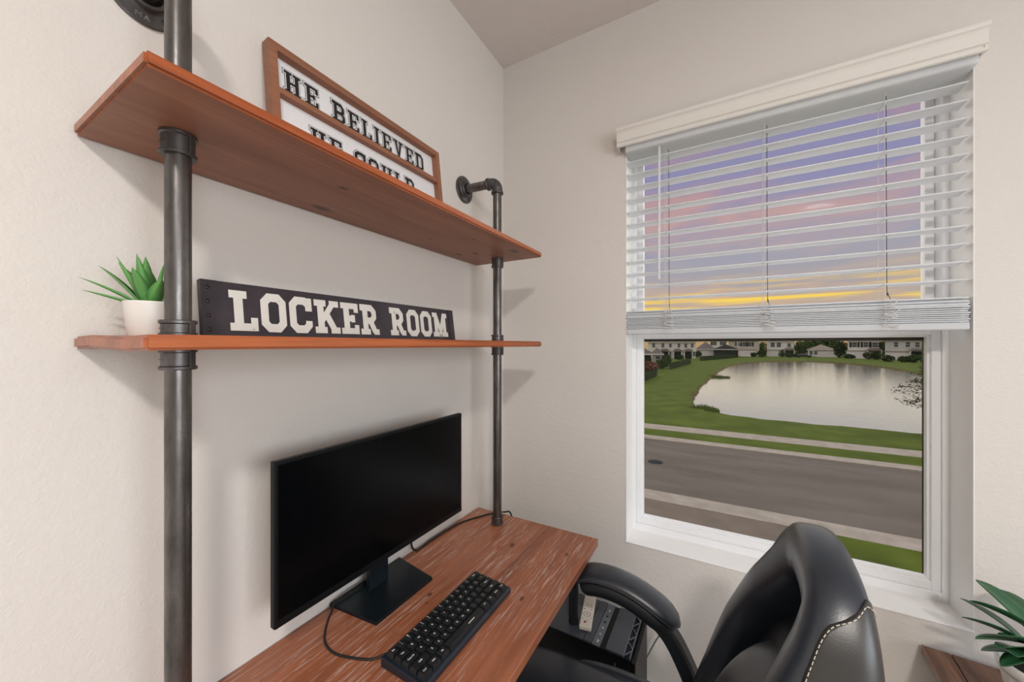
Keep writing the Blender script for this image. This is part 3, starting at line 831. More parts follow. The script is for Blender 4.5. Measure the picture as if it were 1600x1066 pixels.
# ------------------------------------------------------------------ keyboard
U = 0.0219
KX0, KY0 = 0.2770, -0.9520
kb = thing('keyboard', (0.335, -0.787, DZ), 'compact black keyboard with white key legends on the desk', 'keyboard')
KT = 0.0235
poly = [(KX0 - 0.008, DZ + 0.004), (KX0 - 0.008, DZ + 0.024), (KX0 - 0.004, DZ + 0.026), (KX0 + 5 * U + 0.004, DZ + 0.018), (KX0 + 5 * U + 0.008, DZ + 0.015), (KX0 + 5 * U + 0.008, DZ + 0.0035)]
cs = MB().prism([(x, KY0 - 0.007, z) for x, z in poly], (0, 15 * U + 0.014, 0)).build('case', 'case_navy', kb)
md = cs.modifiers.new('bevel', 'BEVEL'); md.width = 0.003; md.segments = 2
for x in (KX0 + 0.004, KX0 + 5 * U - 0.004):
    MB().box(x - 0.006, x + 0.006, KY0 + 0.02, KY0 + 15 * U - 0.02, DZ + 0.0003, DZ + 0.0045).build('rubber_foot', 'cable_black', kb)
rows = [[('Esc', 1)] + [(c, 1) for c in '1234567890-='] + [('Back', 2)],
        [('Tab', 1.5)] + [(c, 1) for c in 'QWERTYUIOP[]'] + [('\\', 1.5)],
        [('Caps Lk', 1.75)] + [(c, 1) for c in "ASDFGHJKL;'"] + [('Enter', 2.25)],
        [('Shift', 2.25)] + [(c, 1) for c in 'ZXCVBNM,./'] + [('Shift', 2.75)],
        [('Ctrl', 1.25), ('Win', 1.25), ('Alt', 1.25), ('', 6.25), ('Alt', 1.25), ('Fn', 1.25), ('Menu', 1.25), ('Ctrl', 1.25)]]
shifted = dict(zip('1234567890-=', '!@#$%^&*()_+'))
keymesh = {}
slope = -(0.026 - 0.018) / (5 * U + 0.008)
def key_mesh(wu):
    if wu in keymesh: return keymesh[wu]
    W = wu * U - 0.0015; D = U - 0.0015; t = 0.0035; hgt = 0.0105
    mb = MB()
    rows_ = []
    for (ins, z) in ((0.0, 0.0), (0.0006, 0.002), (t * 0.8, hgt - 0.0012), (t, hgt)):
        rows_.append([Vector((sx * (D / 2 - ins * 0.8) - (0.0006 if z > 0.005 else 0), sy * (W / 2 - ins), z)) for sx, sy in ((-1, -1), (1, -1), (1, 1), (-1, 1))])
    mb.grid(rows_, False, True); mb.add(rows_[-1], [[0, 1, 2, 3]])
    me = bpy.data.meshes.new('key')
    me.from_pydata([tuple(p) for p in mb.v], [], mb.f)
    me.materials.append(MATS['key_black']); keymesh[wu] = me
    return me
legmesh = {}
def legend_mesh(txt, size):
    if (txt, size) in legmesh: return legmesh[(txt, size)]
    cu = bpy.data.curves.new('legend', 'FONT'); cu.body = txt; cu.size = size; cu.align_x = 'CENTER'; cu.align_y = 'CENTER'
    cu.resolution_u = 2; cu.offset = 0.00012; cu.fill_mode = 'FRONT'
    to = bpy.data.objects.new('legend_tmp', cu); COL.objects.link(to)
    bpy.context.view_layer.update()
    me = bpy.data.meshes.new_from_object(to.evaluated_get(bpy.context.evaluated_depsgraph_get()))
    me.name = 'legend'; me.materials.clear(); me.materials.append(MATS['legend_white'])
    bpy.data.objects.remove(to); bpy.data.curves.remove(cu)
    legmesh[(txt, size)] = me
    return me
off = OFF[kb.name]
for r, row in enumerate(rows):
    u = 0.0
    for txt, wu in row:
        cx = KX0 + (r + 0.5) * U; cy = KY0 + (u + wu / 2) * U
        cz = DZ + 0.026 + slope * (cx - KX0) - 0.001
        ko = bpy.data.objects.new('key', key_mesh(wu)); COL.objects.link(ko); ko.parent = kb
        ko.location = Vector((cx, cy, cz)) - off
        ko.rotation_euler = (0, math.atan(-slope), 0)
        if txt:
            if len(txt) > 1: parts_ = [(txt, 0.0054, 0.0)]
            elif txt in shifted: parts_ = [(shifted[txt], 0.0048, -0.0030), (txt, 0.0048, 0.0030)]
            else: parts_ = [(txt, 0.0062, 0.0)]
            for s_, size, dx in parts_:
                lo_ = bpy.data.objects.new('legend', legend_mesh(s_, size)); COL.objects.link(lo_); lo_.parent = ko
                lo_.location = (dx - 0.0008, 0, 0.01062)
                lo_.rotation_euler = (0, 0, R(90))
        elif wu > 5:
            lm = MB().box(KX0, KX0 + .001, KY0, KY0 + .001, DZ, DZ + .001)
            me = bpy.data.meshes.new('legend'); me.from_pydata([(-.001, -.012, 0), (.001, -.012, 0), (.001, .012, 0), (-.001, .012, 0)], [], [[0, 1, 2, 3]])
            me.materials.append(MATS['legend_white'])
            lo_ = bpy.data.objects.new('legend', me); COL.objects.link(lo_); lo_.parent = ko; lo_.location = (0.003, 0.02, 0.01062)
        u += wu
kc = MB().tube(smoothline([(KX0 - 0.006, KY0 + 0.020, DZ + 0.012), (KX0 - 0.024, KY0 + 0.018, DZ + 0.0058), (0.235, -0.955, DZ + 0.0030), (0.19, -0.975, DZ + 0.0030), (0.145, -0.985, DZ + 0.0030), (0.10, -0.975, DZ + 0.0030), (0.06, -0.945, DZ + 0.0030), (0.03, -0.912, DZ + 0.0030), (0.018, -0.88, DZ + 0.016), (0.02, -0.75, DZ + 0.016)]), 0.0027, 10)
tag(kc.build('keyboard_cable', 'cable_black'), 'thin dark cable curving from the keyboard to behind the monitor', 'cable')

# ================================================================== OFFICE CHAIR
CY = -0.655
ch = thing('office_chair', (0.70, CY, 0), 'black leather high-back office chair drawn up to the desk', 'chair')
def cushion(name, x0, x1, y0, y1, z0, z1, r, mat, parent, crown=0.01, sub=2):
    bm = bmesh.new()
    bmesh.ops.create_grid(bm, x_segments=6, y_segments=6, size=1)
    bm.free()
    mb = MB(); rows_ = []
    n = 32
    def sq(a, e=0.45):
        c, s_ = math.cos(a), math.sin(a)
        return (math.copysign(abs(c) ** e, c), math.copysign(abs(s_) ** e, s_))
    cx, cy, hx, hy = (x0 + x1) / 2, (y0 + y1) / 2, (x1 - x0) / 2, (y1 - y0) / 2
    for ins, z in ((hx * 0.98, z0), (r, z0), (r * 0.3, z0 + r * 0.3), (0, z0 + r), (0, z1 - r), (r * 0.3, z1 - r * 0.3), (r, z1), (hx * 0.5, z1 + crown * 0.8), (hx * 0.98, z1 + crown)):
        k = 1 - ins / hx; ky = 1 - min(ins, hy * 0.98) / hy
        rows_.append([Vector((cx + hx * k * sq(2 * math.pi * i / n)[0], cy + hy * ky * sq(2 * math.pi * i / n)[1], z)) for i in range(n)])
    mb.grid(rows_, True, True)
    mb.add(rows_[0], [list(range(n))[::-1]]); mb.add(rows_[-1], [list(range(n))])
    return mb.build(name, mat, parent)
cushion('seat', 0.335, 0.86, CY - 0.215, CY + 0.215, 0.375, 0.484, 0.035, 'leather_black', ch)
for s_ in (-1, 1):
    MB().tube(smoothline([(0.52, CY + s_ * 0.222, 0.415), (0.58, CY + s_ * 0.232, 0.425), (0.7, CY + s_ * 0.236, 0.430), (0.84, CY + s_ * 0.226, 0.42)]), [0.018] * 3 + [0.034] * 19 + [0.018] * 3, 14).build('seat_bolster', 'leather_black', ch)
MB().box(0.40, 0.84, CY - 0.20, CY + 0.20, 0.345, 0.376, 0.008).build('seat_pan', 'matte_black', ch)

# backrest: padded arch with a dark hollow centre and a lumbar cushion
def xb(z):      # front surface of the arch
    K = [(0.40, 0.80), (0.50, 0.825), (0.61, 0.864), (0.75, 0.908), (0.885, 0.962), (0.95, 0.996), (1.00, 1.018), (1.10, 1.030)]
    for (a, xa), (b, xb_) in zip(K, K[1:]):
        if z <= b: return xa + (xb_ - xa) * max(0, (z - a)) / (b - a)
    return K[-1][1]
side = [(0.188, 0.43), (0.206, 0.52), (0.213, 0.62), (0.203, 0.72), (0.181, 0.81), (0.152, 0.88), (0.132, 0.928), (0.114, 0.968), (0.086, 0.999), (0.048, 1.014), (0.0, 1.018)]
path = [(CY + y, z) for y, z in side] + [(CY - y, z) for y, z in side[-2::-1]]
path = [(p.x, p.y) for p in smoothline([Vector((y, z, 0)) for y, z in path], 5)]
def arch_ring(i, n=22, grow=0.0, rng=None):
    y, z = path[i]
    a = path[max(i - 1, 0)]; b = path[min(i + 1, len(path) - 1)]
    t = Vector((0, b[0] - a[0], b[1] - a[1])).normalized()
    nr = Vector((1, 0, 0)).cross(t)          # radial
    if nr.y * (y - CY) + nr.z * (z - 0.7) < 0: nr = -nr
    k = max(0.0, min(1.0, (z - 0.80) / 0.2))
    rr = 0.050 + 0.003 * k + grow; fx = xb(z); rear = fx + 0.124 + (1.098 - fx - 0.124) * max(0.0, min(1.0, (z - 0.70) / 0.16)); rx = (rear - fx) / 2 + grow
    c = Vector(((rear + fx) / 2, y, z))
    out = []
    angs = [2 * math.pi * q / n for q in range(n)] if rng is None else [rng[0] + (rng[1] - rng[0]) * q / (n - 1) for q in range(n)]
    for an in angs:
        ca, sa = math.cos(an), math.sin(an)
        e = 0.62
        out.append(c + nr * rr * math.copysign(abs(ca) ** e, ca) + Vector((1, 0, 0)) * rx * math.copysign(abs(sa) ** e, sa))
    return out
ar = MB().grid([arch_ring(i) for i in range(len(path))], True, True)
arch = ar.build('backrest_bolster', 'leather_black', ch)
# side panel with stitched seam on the outer face, both flanks
NP = len(path)
top_cut = 12
for flank, (i0, i1) in enumerate(((0, int(NP * 0.40)), (NP - 1 - int(NP * 0.40), NP - 1))):
    def fa(i):        # front edge of the panel: sweeps back to a rounded top
        d = (i1 - i) if flank == 0 else (i - i0)
        return R(-24) + R(64) * max(0.0, 1 - d / 8.0) ** 2
    rows_ = [arch_ring(i, 12, 0.0022, (fa(i), R(78))) for i in range(i0, i1 + 1)]
    pn = MB().grid(rows_, True).build('side_panel', 'leather_panel', arch)
    md = pn.modifiers.new('thickness', 'SOLIDIFY'); md.thickness = 0.002; md.offset = -1
    st_ = MB(); acc = 0.0
    pts = [arch_ring(i, 2, 0.0038, (fa(i) + R(5), R(60)))[0] for i in range(i0, i1)] if flank == 0 else [arch_ring(i, 2, 0.0038, (fa(i) + R(5), R(60)))[0] for i in range(i0 + 1, i1 + 1)]
    endrow = arch_ring(i1 - 1 if flank == 0 else i0 + 1, 8, 0.0038, (R(46), R(74)))
    line = (pts + endrow) if flank == 0 else (endrow[::-1] + pts)
    line = smoothline(line, 3)
    seg = []; dist = 0.0; on_ = True; prev = line[0]; cur = [prev]
    for p in line[1:]:
        d = (p - prev).length; steps = max(1, int(d / 0.0008))
        for k in range(steps):
            q = prev + (p - prev) * ((k + 1) / steps); dist += d / steps
            if on_: cur.append(q)
            if on_ and dist > 0.0050:
                st_.tube([cur[0], cur[len(cur) // 2], cur[-1]], 0.00075, 5); on_ = False; dist = 0
            elif not on_ and dist > 0.0026:
                on_ = True; dist = 0; cur = [q]
        prev = p
    st_.build('stitching', 'stitch_thread', pn)
# hollow centre panel and rear shell
def inner_half(z):
    for (y0, z0), (y1, z1) in zip(side, side[1:]):
        if z0 <= z <= z1 + 1e-6: return (y0 + (y1 - y0) * (z - z0) / (z1 - z0))
    return side[-1][0]
rows_ = []
for k in range(14):
    z = 0.44 + 0.555 * k / 13; hw = max(0.02, inner_half(z) - 0.012)
    rows_.append([Vector((xb(z) + (0.085 if z < 0.86 else max(0.055, 1.075 - xb(z))), CY - hw + 2 * hw * j / 8, z)) for j in range(9)])
cp = MB().grid(rows_, True).build('backrest_panel', 'matte_black', ch)
md = cp.modifiers.new('thickness', 'SOLIDIFY'); md.thickness = 0.03; md.offset = 0
def lumbar():
    rows_ = []
    for k in range(17):
        t = k / 16; z = 0.46 + 0.345 * t
        hw = 0.128 - 0.03 * t; e = math.sin(math.pi * min(max(t, 0.0), 1.0)) ** 0.35 if 0 < t < 1 else 0.0
        hw = hw * (0.86 + 0.14 * e)
        row = []
        for j in range(17):
            s_ = -1 + 2 * j / 16
            b_ = (1 - abs(s_) ** 4) ** 0.6 * e
            row.append(Vector((xb(z) + 0.070 - 0.075 * b_, CY + hw * s_, z)))
        rows_.append(row)
    return MB().grid(rows_, True)
lum = lumbar().build('lumbar_cushion', 'leather_gray', ch)
# arms
for s_ in (-1, 1):
    ay = CY + s_ * 0.315
    pathp = smoothline([(0.490, ay, 0.648), (0.530, ay, 0.672), (0.590, ay, 0.680), (0.660, ay, 0.672), (0.730, ay, 0.646), (0.800, ay, 0.604)], 4)
    rows_ = []; n = 20; L = len(pathp)
    low_ = []
    for i, p in enumerate(pathp):
        t = (pathp[min(i + 1, L - 1)] - pathp[max(i - 1, 0)]).normalized(); nz = Vector((-t.z, 0, t.x))
        f = i / (L - 1); tap = min(1.0, 0.16 + (min(f, 1 - f) * 7) ** 0.5 * 0.9) if 0 < f < 1 else 0.16
        hw = 0.050 * tap; up1 = 0.024 * tap; dn = 0.018 * tap
        rows_.append([p + Vector((0, hw, 0)) * math.cos(2 * math.pi * k / n) + nz * ((up1 if math.sin(2 * math.pi * k / n) > 0 else dn) * math.sin(2 * math.pi * k / n)) for k in range(n)])
        low_.append([p - nz * 0.030 + Vector((0, hw * 0.90, 0)) * math.cos(2 * math.pi * k / n) + nz * 0.034 * tap * math.sin(2 * math.pi * k / n) for k in range(n)])
    for rr_ in (rows_, low_): pass
    pad = MB().grid(rows_, True, True); pad.add(rows_[0], [list(range(n))]); pad.add(rows_[-1], [list(range(n))[::-1]])
    pado = pad.build('arm_pad', 'leather_black', ch)
    pipe_ = [r_[0] + Vector((0, 0.0005, 0)) for r_ in rows_] + [r_[n // 2] - Vector((0, 0.0005, 0)) for r_ in rows_[::-1]]
    MB().tube(pipe_, 0.0016, 6, closed=True).build('piping', 'leather_gray', pado)
    pl = MB().grid(low_, True, True); pl.add(low_[0], [list(range(n))]); pl.add(low_[-1], [list(range(n))[::-1]])
    pl.build('arm_shell', 'matte_black', pado)
    # loop support
    def bar_loop(pts, w_, th):
        rows2 = []; P = smoothline(pts, 6); L2 = len(P)
        for i, p in enumerate(P):
            t = (P[min(i + 1, L2 - 1)] - P[max(i - 1, 0)]).normalized(); nz = Vector((-t.z, 0, t.x))
            rows2.append([p + Vector((0, w_ * sy, 0)) + nz * th * sz for sy, sz in ((1, 0.7), (0.7, 1), (-0.7, 1), (-1, 0.7), (-1, -0.7), (-0.7, -1), (0.7, -1), (1, -0.7))])
        mb = MB().grid(rows2, False, True); mb.add(rows2[0], [list(range(8))]); mb.add(rows2[-1], [list(range(8))[::-1]])
        return mb
    bar_loop([(0.60, ay, 0.640), (0.69, ay, 0.626), (0.765, ay, 0.575), (0.812, ay, 0.500), (0.845, ay - s_ * 0.005, 0.42), (0.845, ay - s_ * 0.02, 0.372), (0.80, ay - s_ * 0.06, 0.356), (0.72, ay - s_ * 0.13, 0.354)], 0.026, 0.022).build('arm_support', 'matte_black', ch)
# gas lift, five-star base, casters
MB().lathe([(0.0, 0.34), (0.028, 0.34), (0.028, 0.22), (0.034, 0.22), (0.034, 0.07), (0.0, 0.07)], (0.62, CY, 0), n=20).build('gas_lift', 'matte_black', ch)
MB().box(0.52, 0.76, CY - 0.06, CY + 0.06, 0.325, 0.347, 0.006).build('tilt_mechanism', 'matte_black', ch)
MB().tube(smoothline([(0.74, CY, 0.335), (0.88, CY, 0.345), (0.93, CY, 0.42), (0.945, CY, 0.55)]), 0.022, 12).build('back_bracket', 'matte_black', ch)
for k in range(5):
    a = R(72 * k + 20); d = Vector((math.cos(a), math.sin(a), 0)); c0 = Vector((0.62, CY, 0))
    bl = MB().tube([c0 + d * 0.02 + Vector((0, 0, 0.115)), c0 + d * 0.16 + Vector((0, 0, 0.10)), c0 + d * 0.30 + Vector((0, 0, 0.075))], [0.026, 0.022, 0.016], 12).build('base_leg', 'matte_black', ch)
    e = c0 + d * 0.285; sd = Vector((-d.y, d.x, 0))
    cw = MB()
    for q in (-1, 1):
        cw.lathe([(0.0, -0.009), (0.022, -0.009), (0.026, -0.005), (0.026, 0.005), (0.022, 0.009), (0.0, 0.009)], e + sd * 0.014 * q + Vector((0, 0, 0.0262)), sd, n=16)
    cw.tube([e + Vector((0, 0, 0.026)), e + Vector((0, 0, 0.072))], 0.007, 8)
    cw.build('caster', 'cable_black', bl)

# ================================================================== COMPUTER TOWER
TX0, TX1, TY0, TY1, TZ = 0.250, 0.664, -0.360, -0.148, 0.462
pc = thing('computer_tower', ((TX0 + TX1) / 2, (TY0 + TY1) / 2, 0), 'black computer tower on the floor under the desk end', 'computer')
pb = MB().box(TX0, TX1, TY0, TY1, 0.012, TZ - 0.004, 0.004).build('case', 'black_plastic', pc)
for x in (TX0 + 0.05, TX1 - 0.05):
    MB().box(x - 0.02, x + 0.02, TY0 + 0.01, TY1 - 0.01, 0.0, 0.014, 0.002).build('foot', 'cable_black', pc)
MB().box(TX0 + 0.004, TX1 - 0.150, TY0 + 0.003, TY1 - 0.003, TZ - 0.006, TZ - 0.001, 0.001).build('top_panel', 'pc_gray', pc)
MB().box(TX1 - 0.148, TX1 - 0.122, TY0 + 0.003, TY1 - 0.003, TZ - 0.006, TZ + 0.001, 0.001).build('top_panel', 'pc_gray', pc)
io = MB().box(TX1 - 0.121, TX1 - 0.095, TY0 + 0.003, TY1 - 0.003, TZ - 0.006, TZ - 0.001, 0.001).build('port_strip', 'pc_edge', pc)
for k, (mt, rr_) in enumerate((('port_metal', 0.0065), ('port_metal', 0.0045), ('port_metal', 0.0045), ('ink_black', 0.0045), ('ink_black', 0.0045), ('port_metal', 0.0045))):
    MB().lathe([(0.0, TZ + 0.0006), (rr_, TZ + 0.0004), (rr_, TZ - 0.002)], (TX1 - 0.108, TY0 + 0.022 + 0.030 * k, 0), n=14).build('port', mt, io)
MB().box(TX1 - 0.094, TX1 - 0.078, TY0 + 0.012, TY1 - 0.003, TZ - 0.010, TZ - 0.006).build('groove', 'matte_black', pc)
MB().box(TX1 - 0.077, TX1 - 0.022, TY0 + 0.003, TY1 - 0.003, TZ - 0.006, TZ + 0.001, 0.001).build('top_panel', 'pc_gray', pc)
# truss-shaped front vent
MB().box(TX1 - 0.021, TX1 - 0.0005, TY0 + 0.003, TY1 - 0.003, TZ - 0.012, TZ - 0.006).build('vent_recess', 'ink_black', pc)
tr_ = MB()
for xa in (TX1 - 0.022, TX1 - 0.003):
    tr_.box(xa, xa + 0.0025, TY0 + 0.002, TY1 - 0.002, TZ - 0.006, TZ + 0.0012)
ny = 6
for k in range(ny):
    ya = TY0 + 0.008 + k * (TY1 - TY0 - 0.016) / ny; yb_ = TY0 + 0.008 + (k + 0.75) * (TY1 - TY0 - 0.016) / ny
    p0 = Vector((TX1 - 0.020, yb_ if k % 2 else ya, 0)); p1 = Vector((TX1 - 0.002, ya if k % 2 else yb_, 0))
    d = (p1 - p0).normalized(); nrm2 = Vector((-d.y, d.x, 0)) * 0.0015
    tr_.prism([p0 + nrm2 + Vector((0, 0, TZ - 0.006)), p1 + nrm2 + Vector((0, 0, TZ - 0.006)), p1 - nrm2 + Vector((0, 0, TZ - 0.006)), p0 - nrm2 + Vector((0, 0, TZ - 0.006))], (0, 0, 0.007))
tr_.build('vent_grille', 'pc_edge', pc)
MB().box(TX1 - 0.047, TX1 - 0.0445, TY0 - 0.0012, TY0, 0.05, TZ - 0.03).build('trim_line', 'pc_edge', pc)
MB().box(TX1, TX1 + 0.014, TY0 + 0.004, TY1 - 0.004, 0.012, TZ - 0.014, 0.003).build('front_panel', 'black_plastic', pc)

# remote control lying on it
rm = thing('remote_control', (0.493, -0.245, TZ), 'cream remote control with a red button lying on the computer tower', 'remote')
Mr = Matrix.Translation((0.4945, -0.243, TZ + 0.0001)) @ Matrix.Rotation(R(11), 4, 'Z')
b0 = MB(Mr); b0.box(-0.0205, 0.0205, -0.080, 0.080, 0.0, 0.015, 0.004); b0.build('body', 'remote_cream', rm)
def button(x, y, r, mat, h=0.0012):
    mb = MB(Mr); mb.lathe([(0.0, 0.015 + h), (r * 0.8, 0.015 + h), (r, 0.0148)], (x, y, 0), n=12); mb.build('button', mat, rm)
button(-0.003, -0.058, 0.0048, 'remote_red')
button(0.004, -0.048, 0.0022, 'remote_gray')
mb = MB(Mr); mb.lathe([(0.0098, 0.0149), (0.0112, 0.0157), (0.0126, 0.0149)], (-0.001, -0.020, 0), n=24); mb.build('ring_button', 'remote_gray', rm)
for x, y, r in ((-0.001, -0.020, 0.003), (-0.012, 0.004, 0.003), (0.011, 0.006, 0.0022), (-0.010, 0.018, 0.0022), (0.0, 0.018, 0.0022), (0.010, 0.018, 0.0022), (-0.006, 0.028, 0.0018), (0.006, 0.028, 0.0018), (-0.012, -0.045, 0.002), (0.013, -0.036, 0.002)):
    button(x, y, r, 'remote_gray', 0.0008)

# wall outlet behind the chair arm and its cord
ou = thing('wall_outlet', (0.722, -0.001, 0.36), 'pale wall outlet plate behind the chair armrest', 'outlet')
MB().box(0.690, 0.762, -0.006, -0.0005, 0.335, 0.425, 0.002).build('cover_plate', 'outlet_plastic', ou)
for z in (0.360, 0.400):
    MB().box(0.712, 0.740, -0.0078, -0.006, z - 0.013, z + 0.013, 0.0008, 1).build('socket', 'outlet_plastic', ou)
(MB().tube(smoothline([(0.715, -0.012, 0.355), (0.705, -0.025, 0.325), (0.686, -0.018, 0.283), (0.645, -0.018, 0.19), (0.60, -0.02, 0.11), (0.55, -0.03, 0.06)]), 0.0028, 8).build('power_cord', 'remote_gray', pc))

# ================================================================== SIDE TABLE + PLANT (right edge)
SZ = 0.559
tb = thing('side_table', (1.62, -0.21, 0), 'dark brown plank side table under the window corner', 'table')
Mt = Matrix.Translation((1.405, -0.010, 0)) @ Matrix.Rotation(R(-4.5), 4, 'Z')
wid = [0.052, 0.10, 0.10, 0.10, 0.10]
x = 0.0
for i, wv in enumerate(wid):
    mb = MB(Mt); mb.box(x, x + wv - 0.0018, -0.40, -0.004, SZ - 0.022, SZ, 0.0022, 2); mb.build('plank', 'table_wood', tb)
    x += wv
mb = MB(Mt); mb.box(-0.004, 0.0, -0.402, -0.002, SZ - 0.026, SZ - 0.001); mb.build('edge_strip', 'table_wood', tb)
mb = MB(Mt); mb.box(0.02, 0.43, -0.385, -0.02, SZ - 0.075, SZ - 0.022); mb.build('apron', 'table_wood', tb)
for xx in (0.03, 0.405):
    for yy in (-0.375, -0.045):
        mb = MB(Mt); mb.box(xx, xx + 0.03, yy, yy + 0.03, 0, SZ - 0.03, 0.003); mb.build('leg', 'table_wood', tb)

pp = Vector((1.536, -0.180, SZ + 0.0006))
pl = thing('potted_plant', pp, 'broad-leaved green plant in a ribbed white pot on the side table', 'plant')
mb = MB()
n = 72; rows_ = []
for r_, h_, rib in ((0.0, 0, 0), (0.040, 0, 0), (0.043, 0.004, .001), (0.050, 0.05, .0012), (0.057, 0.088, .0012), (0.057, 0.092, 0), (0.061, 0.094, 0), (0.0645, 0.103, 0), (0.0645, 0.112, 0), (0.0625, 0.117, 0), (0.056, 0.117, 0), (0.053, 0.110, 0), (0.050, 0.098, 0)):
    rows_.append([pp + Vector(((r_ + rib * math.cos(18 * 2 * math.pi * k / n)) * math.cos(2 * math.pi * k / n), (r_ + rib * math.cos(18 * 2 * math.pi * k / n)) * math.sin(2 * math.pi * k / n), h_)) for k in range(n)])
mb.grid(rows_, True, True).build('pot', 'ceramic_white', pl)
MB().lathe([(0.0, 0.102), (0.03, 0.101), (0.0515, 0.098)], pp, n=24).build('soil', 'soil', pl)
def broad_leaf(base, az, L, w, rise, droop, roll=0.0):
    d = Vector((math.cos(az), math.sin(az), 0)); s0_ = Vector((-d.y, d.x, 0)); rows_ = []; p = Vector(base); a = rise; n = 14
    for i in range(n + 1):
        t = i / n
        tan = d * math.cos(a) + Vector((0, 0, 1)) * math.sin(a); nr = tan.cross(s0_)
        s_ = (s0_ * math.cos(roll) + nr * math.sin(roll)); nq = tan.cross(s_)
        ww = w * max(0.02, math.sin(math.pi * min(1, t * 0.93 + 0.07) ** 0.95) ** 0.6)
        rows_.append([p + s_ * ww * q - nq * (-abs(q) * ww * 0.28) for q in (-1, -0.5, 0, 0.5, 1)])
        p = p + tan * (L / n); a -= droop / n
    mb = MB().grid(rows_, True)
    o = mb.build('leaf', 'leaf_green', pl); md = o.modifiers.new('thickness', 'SOLIDIFY'); md.thickness = 0.0014
    return rows_[0][2]
stems = []
for (az, h_, lean) in ((150, 0.06, 0.02), (200, 0.05, 0.02), (100, 0.09, 0.015), (250, 0.07, 0.02), (20, 0.08, 0.02)):
    e = pp + Vector((math.cos(R(az)) * lean, math.sin(R(az)) * lean, 0.10 + h_))
    MB().tube(smoothline([pp + Vector((math.cos(R(az)) * 0.008, math.sin(R(az)) * 0.008, 0.099)), (pp + Vector((math.cos(R(az)) * 0.012, math.sin(R(az)) * 0.012, 0.10 + h_ * 0.5))), e]), 0.003, 8).build('stem', 'leaf_green', pl)
    stems.append(e)
for si, az, L, w_, rise, dr, ro in ((0, 172, .100, .020, .42, .5, .5), (0, 197, .095, .017, .12, .35, .3), (0, 145, .11, .024, .65, .5, .3), (1, 215, .085, .026, .45, .5, .5), (1, 235, .10, .026, .5, .5, .4), (1, 182, .08, .018, -.15, .3, .2),
                                 (2, 120, .12, .027, .7, .5, .1), (2, 90, .12, .026, .5, .5, 0), (2, 165, .10, .027, .50, .5, .5), (3, 262, .10, .025, .3, .5, 0), (3, 290, .11, .025, .5, .5, 0), (3, 200, .085, .026, .55, .6, .5), (4, 20, .12, .026, .5, .5, 0), (4, 340, .12, .026, .4, .5, 0), (4, 60, .11, .026, .7, .5, 0), (1, 205, .07, .015, -.4, .2, 0)):
    broad_leaf(stems[si], R(az), L, w_, rise, dr, ro)

# ================================================================== OUTDOORS
EYE = 5.0
ZG = CAM.z - EYE
sY, cY = math.sin(YAW), math.cos(YAW)
def G(px, py, z=None):
    """point on the ground that the lens sees at a photograph pixel"""
    z = ZG if z is None else z
    u = (px - 800) / FPX; v = (HORIZON - py) / FPX
    t = (z - CAM.z) / v
    return Vector((CAM.x + t * (-sY + u * cY), CAM.y + t * (cY + u * sY), z))
pond_px = [(1078, 633), (1081, 622), (1086, 610), (1095, 600), (1103, 592), (1112, 585), (1122, 578), (1136, 571.5), (1160, 566.5), (1190, 564), (1230, 563.5), (1270, 564), (1310, 566), (1350, 569), (1390, 574), (1420, 579), (1460, 587)]
outline = [G(*p).to_2d() for p in pond_px] + [Vector((46, 70)), Vector((44, 44)), Vector((34, 30.5)), Vector((22, 28.2)), Vector((14, 27.7)), Vector((9, 27.8)), Vector((6, 28.0)), Vector((3.5, 28.3)), Vector((1.5, 28.9)), Vector((0.1, 29.8)), Vector((-0.75, 31.2))]
dense = []
rnd = random.Random(11)
for i, p in enumerate(outline):
    q = outline[(i + 1) % len(outline)]
    m_ = max(2, int((q - p).length / 1.2))
    for k in range(min(m_, 14)):
        w_ = p + (q - p) * (k / min(m_, 14)); dense.append(w_ + Vector((rnd.uniform(-.2, .2), rnd.uniform(-.2, .2))))
cen = sum(dense, Vector((0, 0))) / len(dense)
inner = [cen + (p - cen) * (1 - 0.7 / max(4, (p - cen).length)) for p in dense]
outer = [Vector((-160, 22.9)), Vector((200, 22.9)), Vector((200, 330)), Vector((-160, 330))]
tri = tessellate_polygon([[p.to_3d() for p in outer], [p.to_3d() for p in dense]])
allp = [Vector((p.x, p.y, ZG)) for p in outer + dense]
tag(MB().add(allp, [list(t) for t in tri]).build('lawn', 'grass'), kind='structure')
n = len(dense)
bk = MB().add([Vector((p.x, p.y, ZG)) for p in dense] + [Vector((p.x, p.y, ZG - 0.5)) for p in inner], [[i, (i + 1) % n, n + (i + 1) % n, n + i] for i in range(n)])
tag(bk.build('pond_bank', 'bank_soil'), kind='structure')
wt_ = MB().add([Vector((p.x, p.y, ZG - 0.28)) for p in dense], [list(t) for t in tessellate_polygon([[p.to_3d() for p in dense]])])
tag(wt_.build('pond', 'water'), 'calm pond reflecting the evening sky behind the lawn', 'pond')
X0, X1 = -90, 110
def strip(name, y0, y1, mat, h, z0=-0.05):
    return tag(MB().box(X0, X1, y0, y1, ZG + z0, ZG + h).build(name, mat), kind='structure')
strip('sidewalk', 21.45, 22.9, 'concrete', 0.02)
strip('verge', 19.75, 21.45, 'grass', 0.03)
strip('kerb_far', 19.0, 19.75, 'concrete', 0.04)
strip('road', 11.75, 19.0, 'asphalt', 0.0)
strip('kerb_near', 10.95, 11.75, 'concrete', 0.04)
tag(MB().box(-12, 2.95, 3.0, 10.95, ZG - 0.05, ZG + 0.03).build('driveway', 'driveway_brown'), kind='structure')
tag(MB().box(2.95, X1, 3.0, 10.95, ZG - 0.05, ZG + 0.05).build('front_lawn', 'grass'), kind='structure')
tag(MB().box(X0, -12, 3.0, 10.95, ZG - 0.05, ZG + 0.05).build('side_lawn', 'grass'), kind='structure')
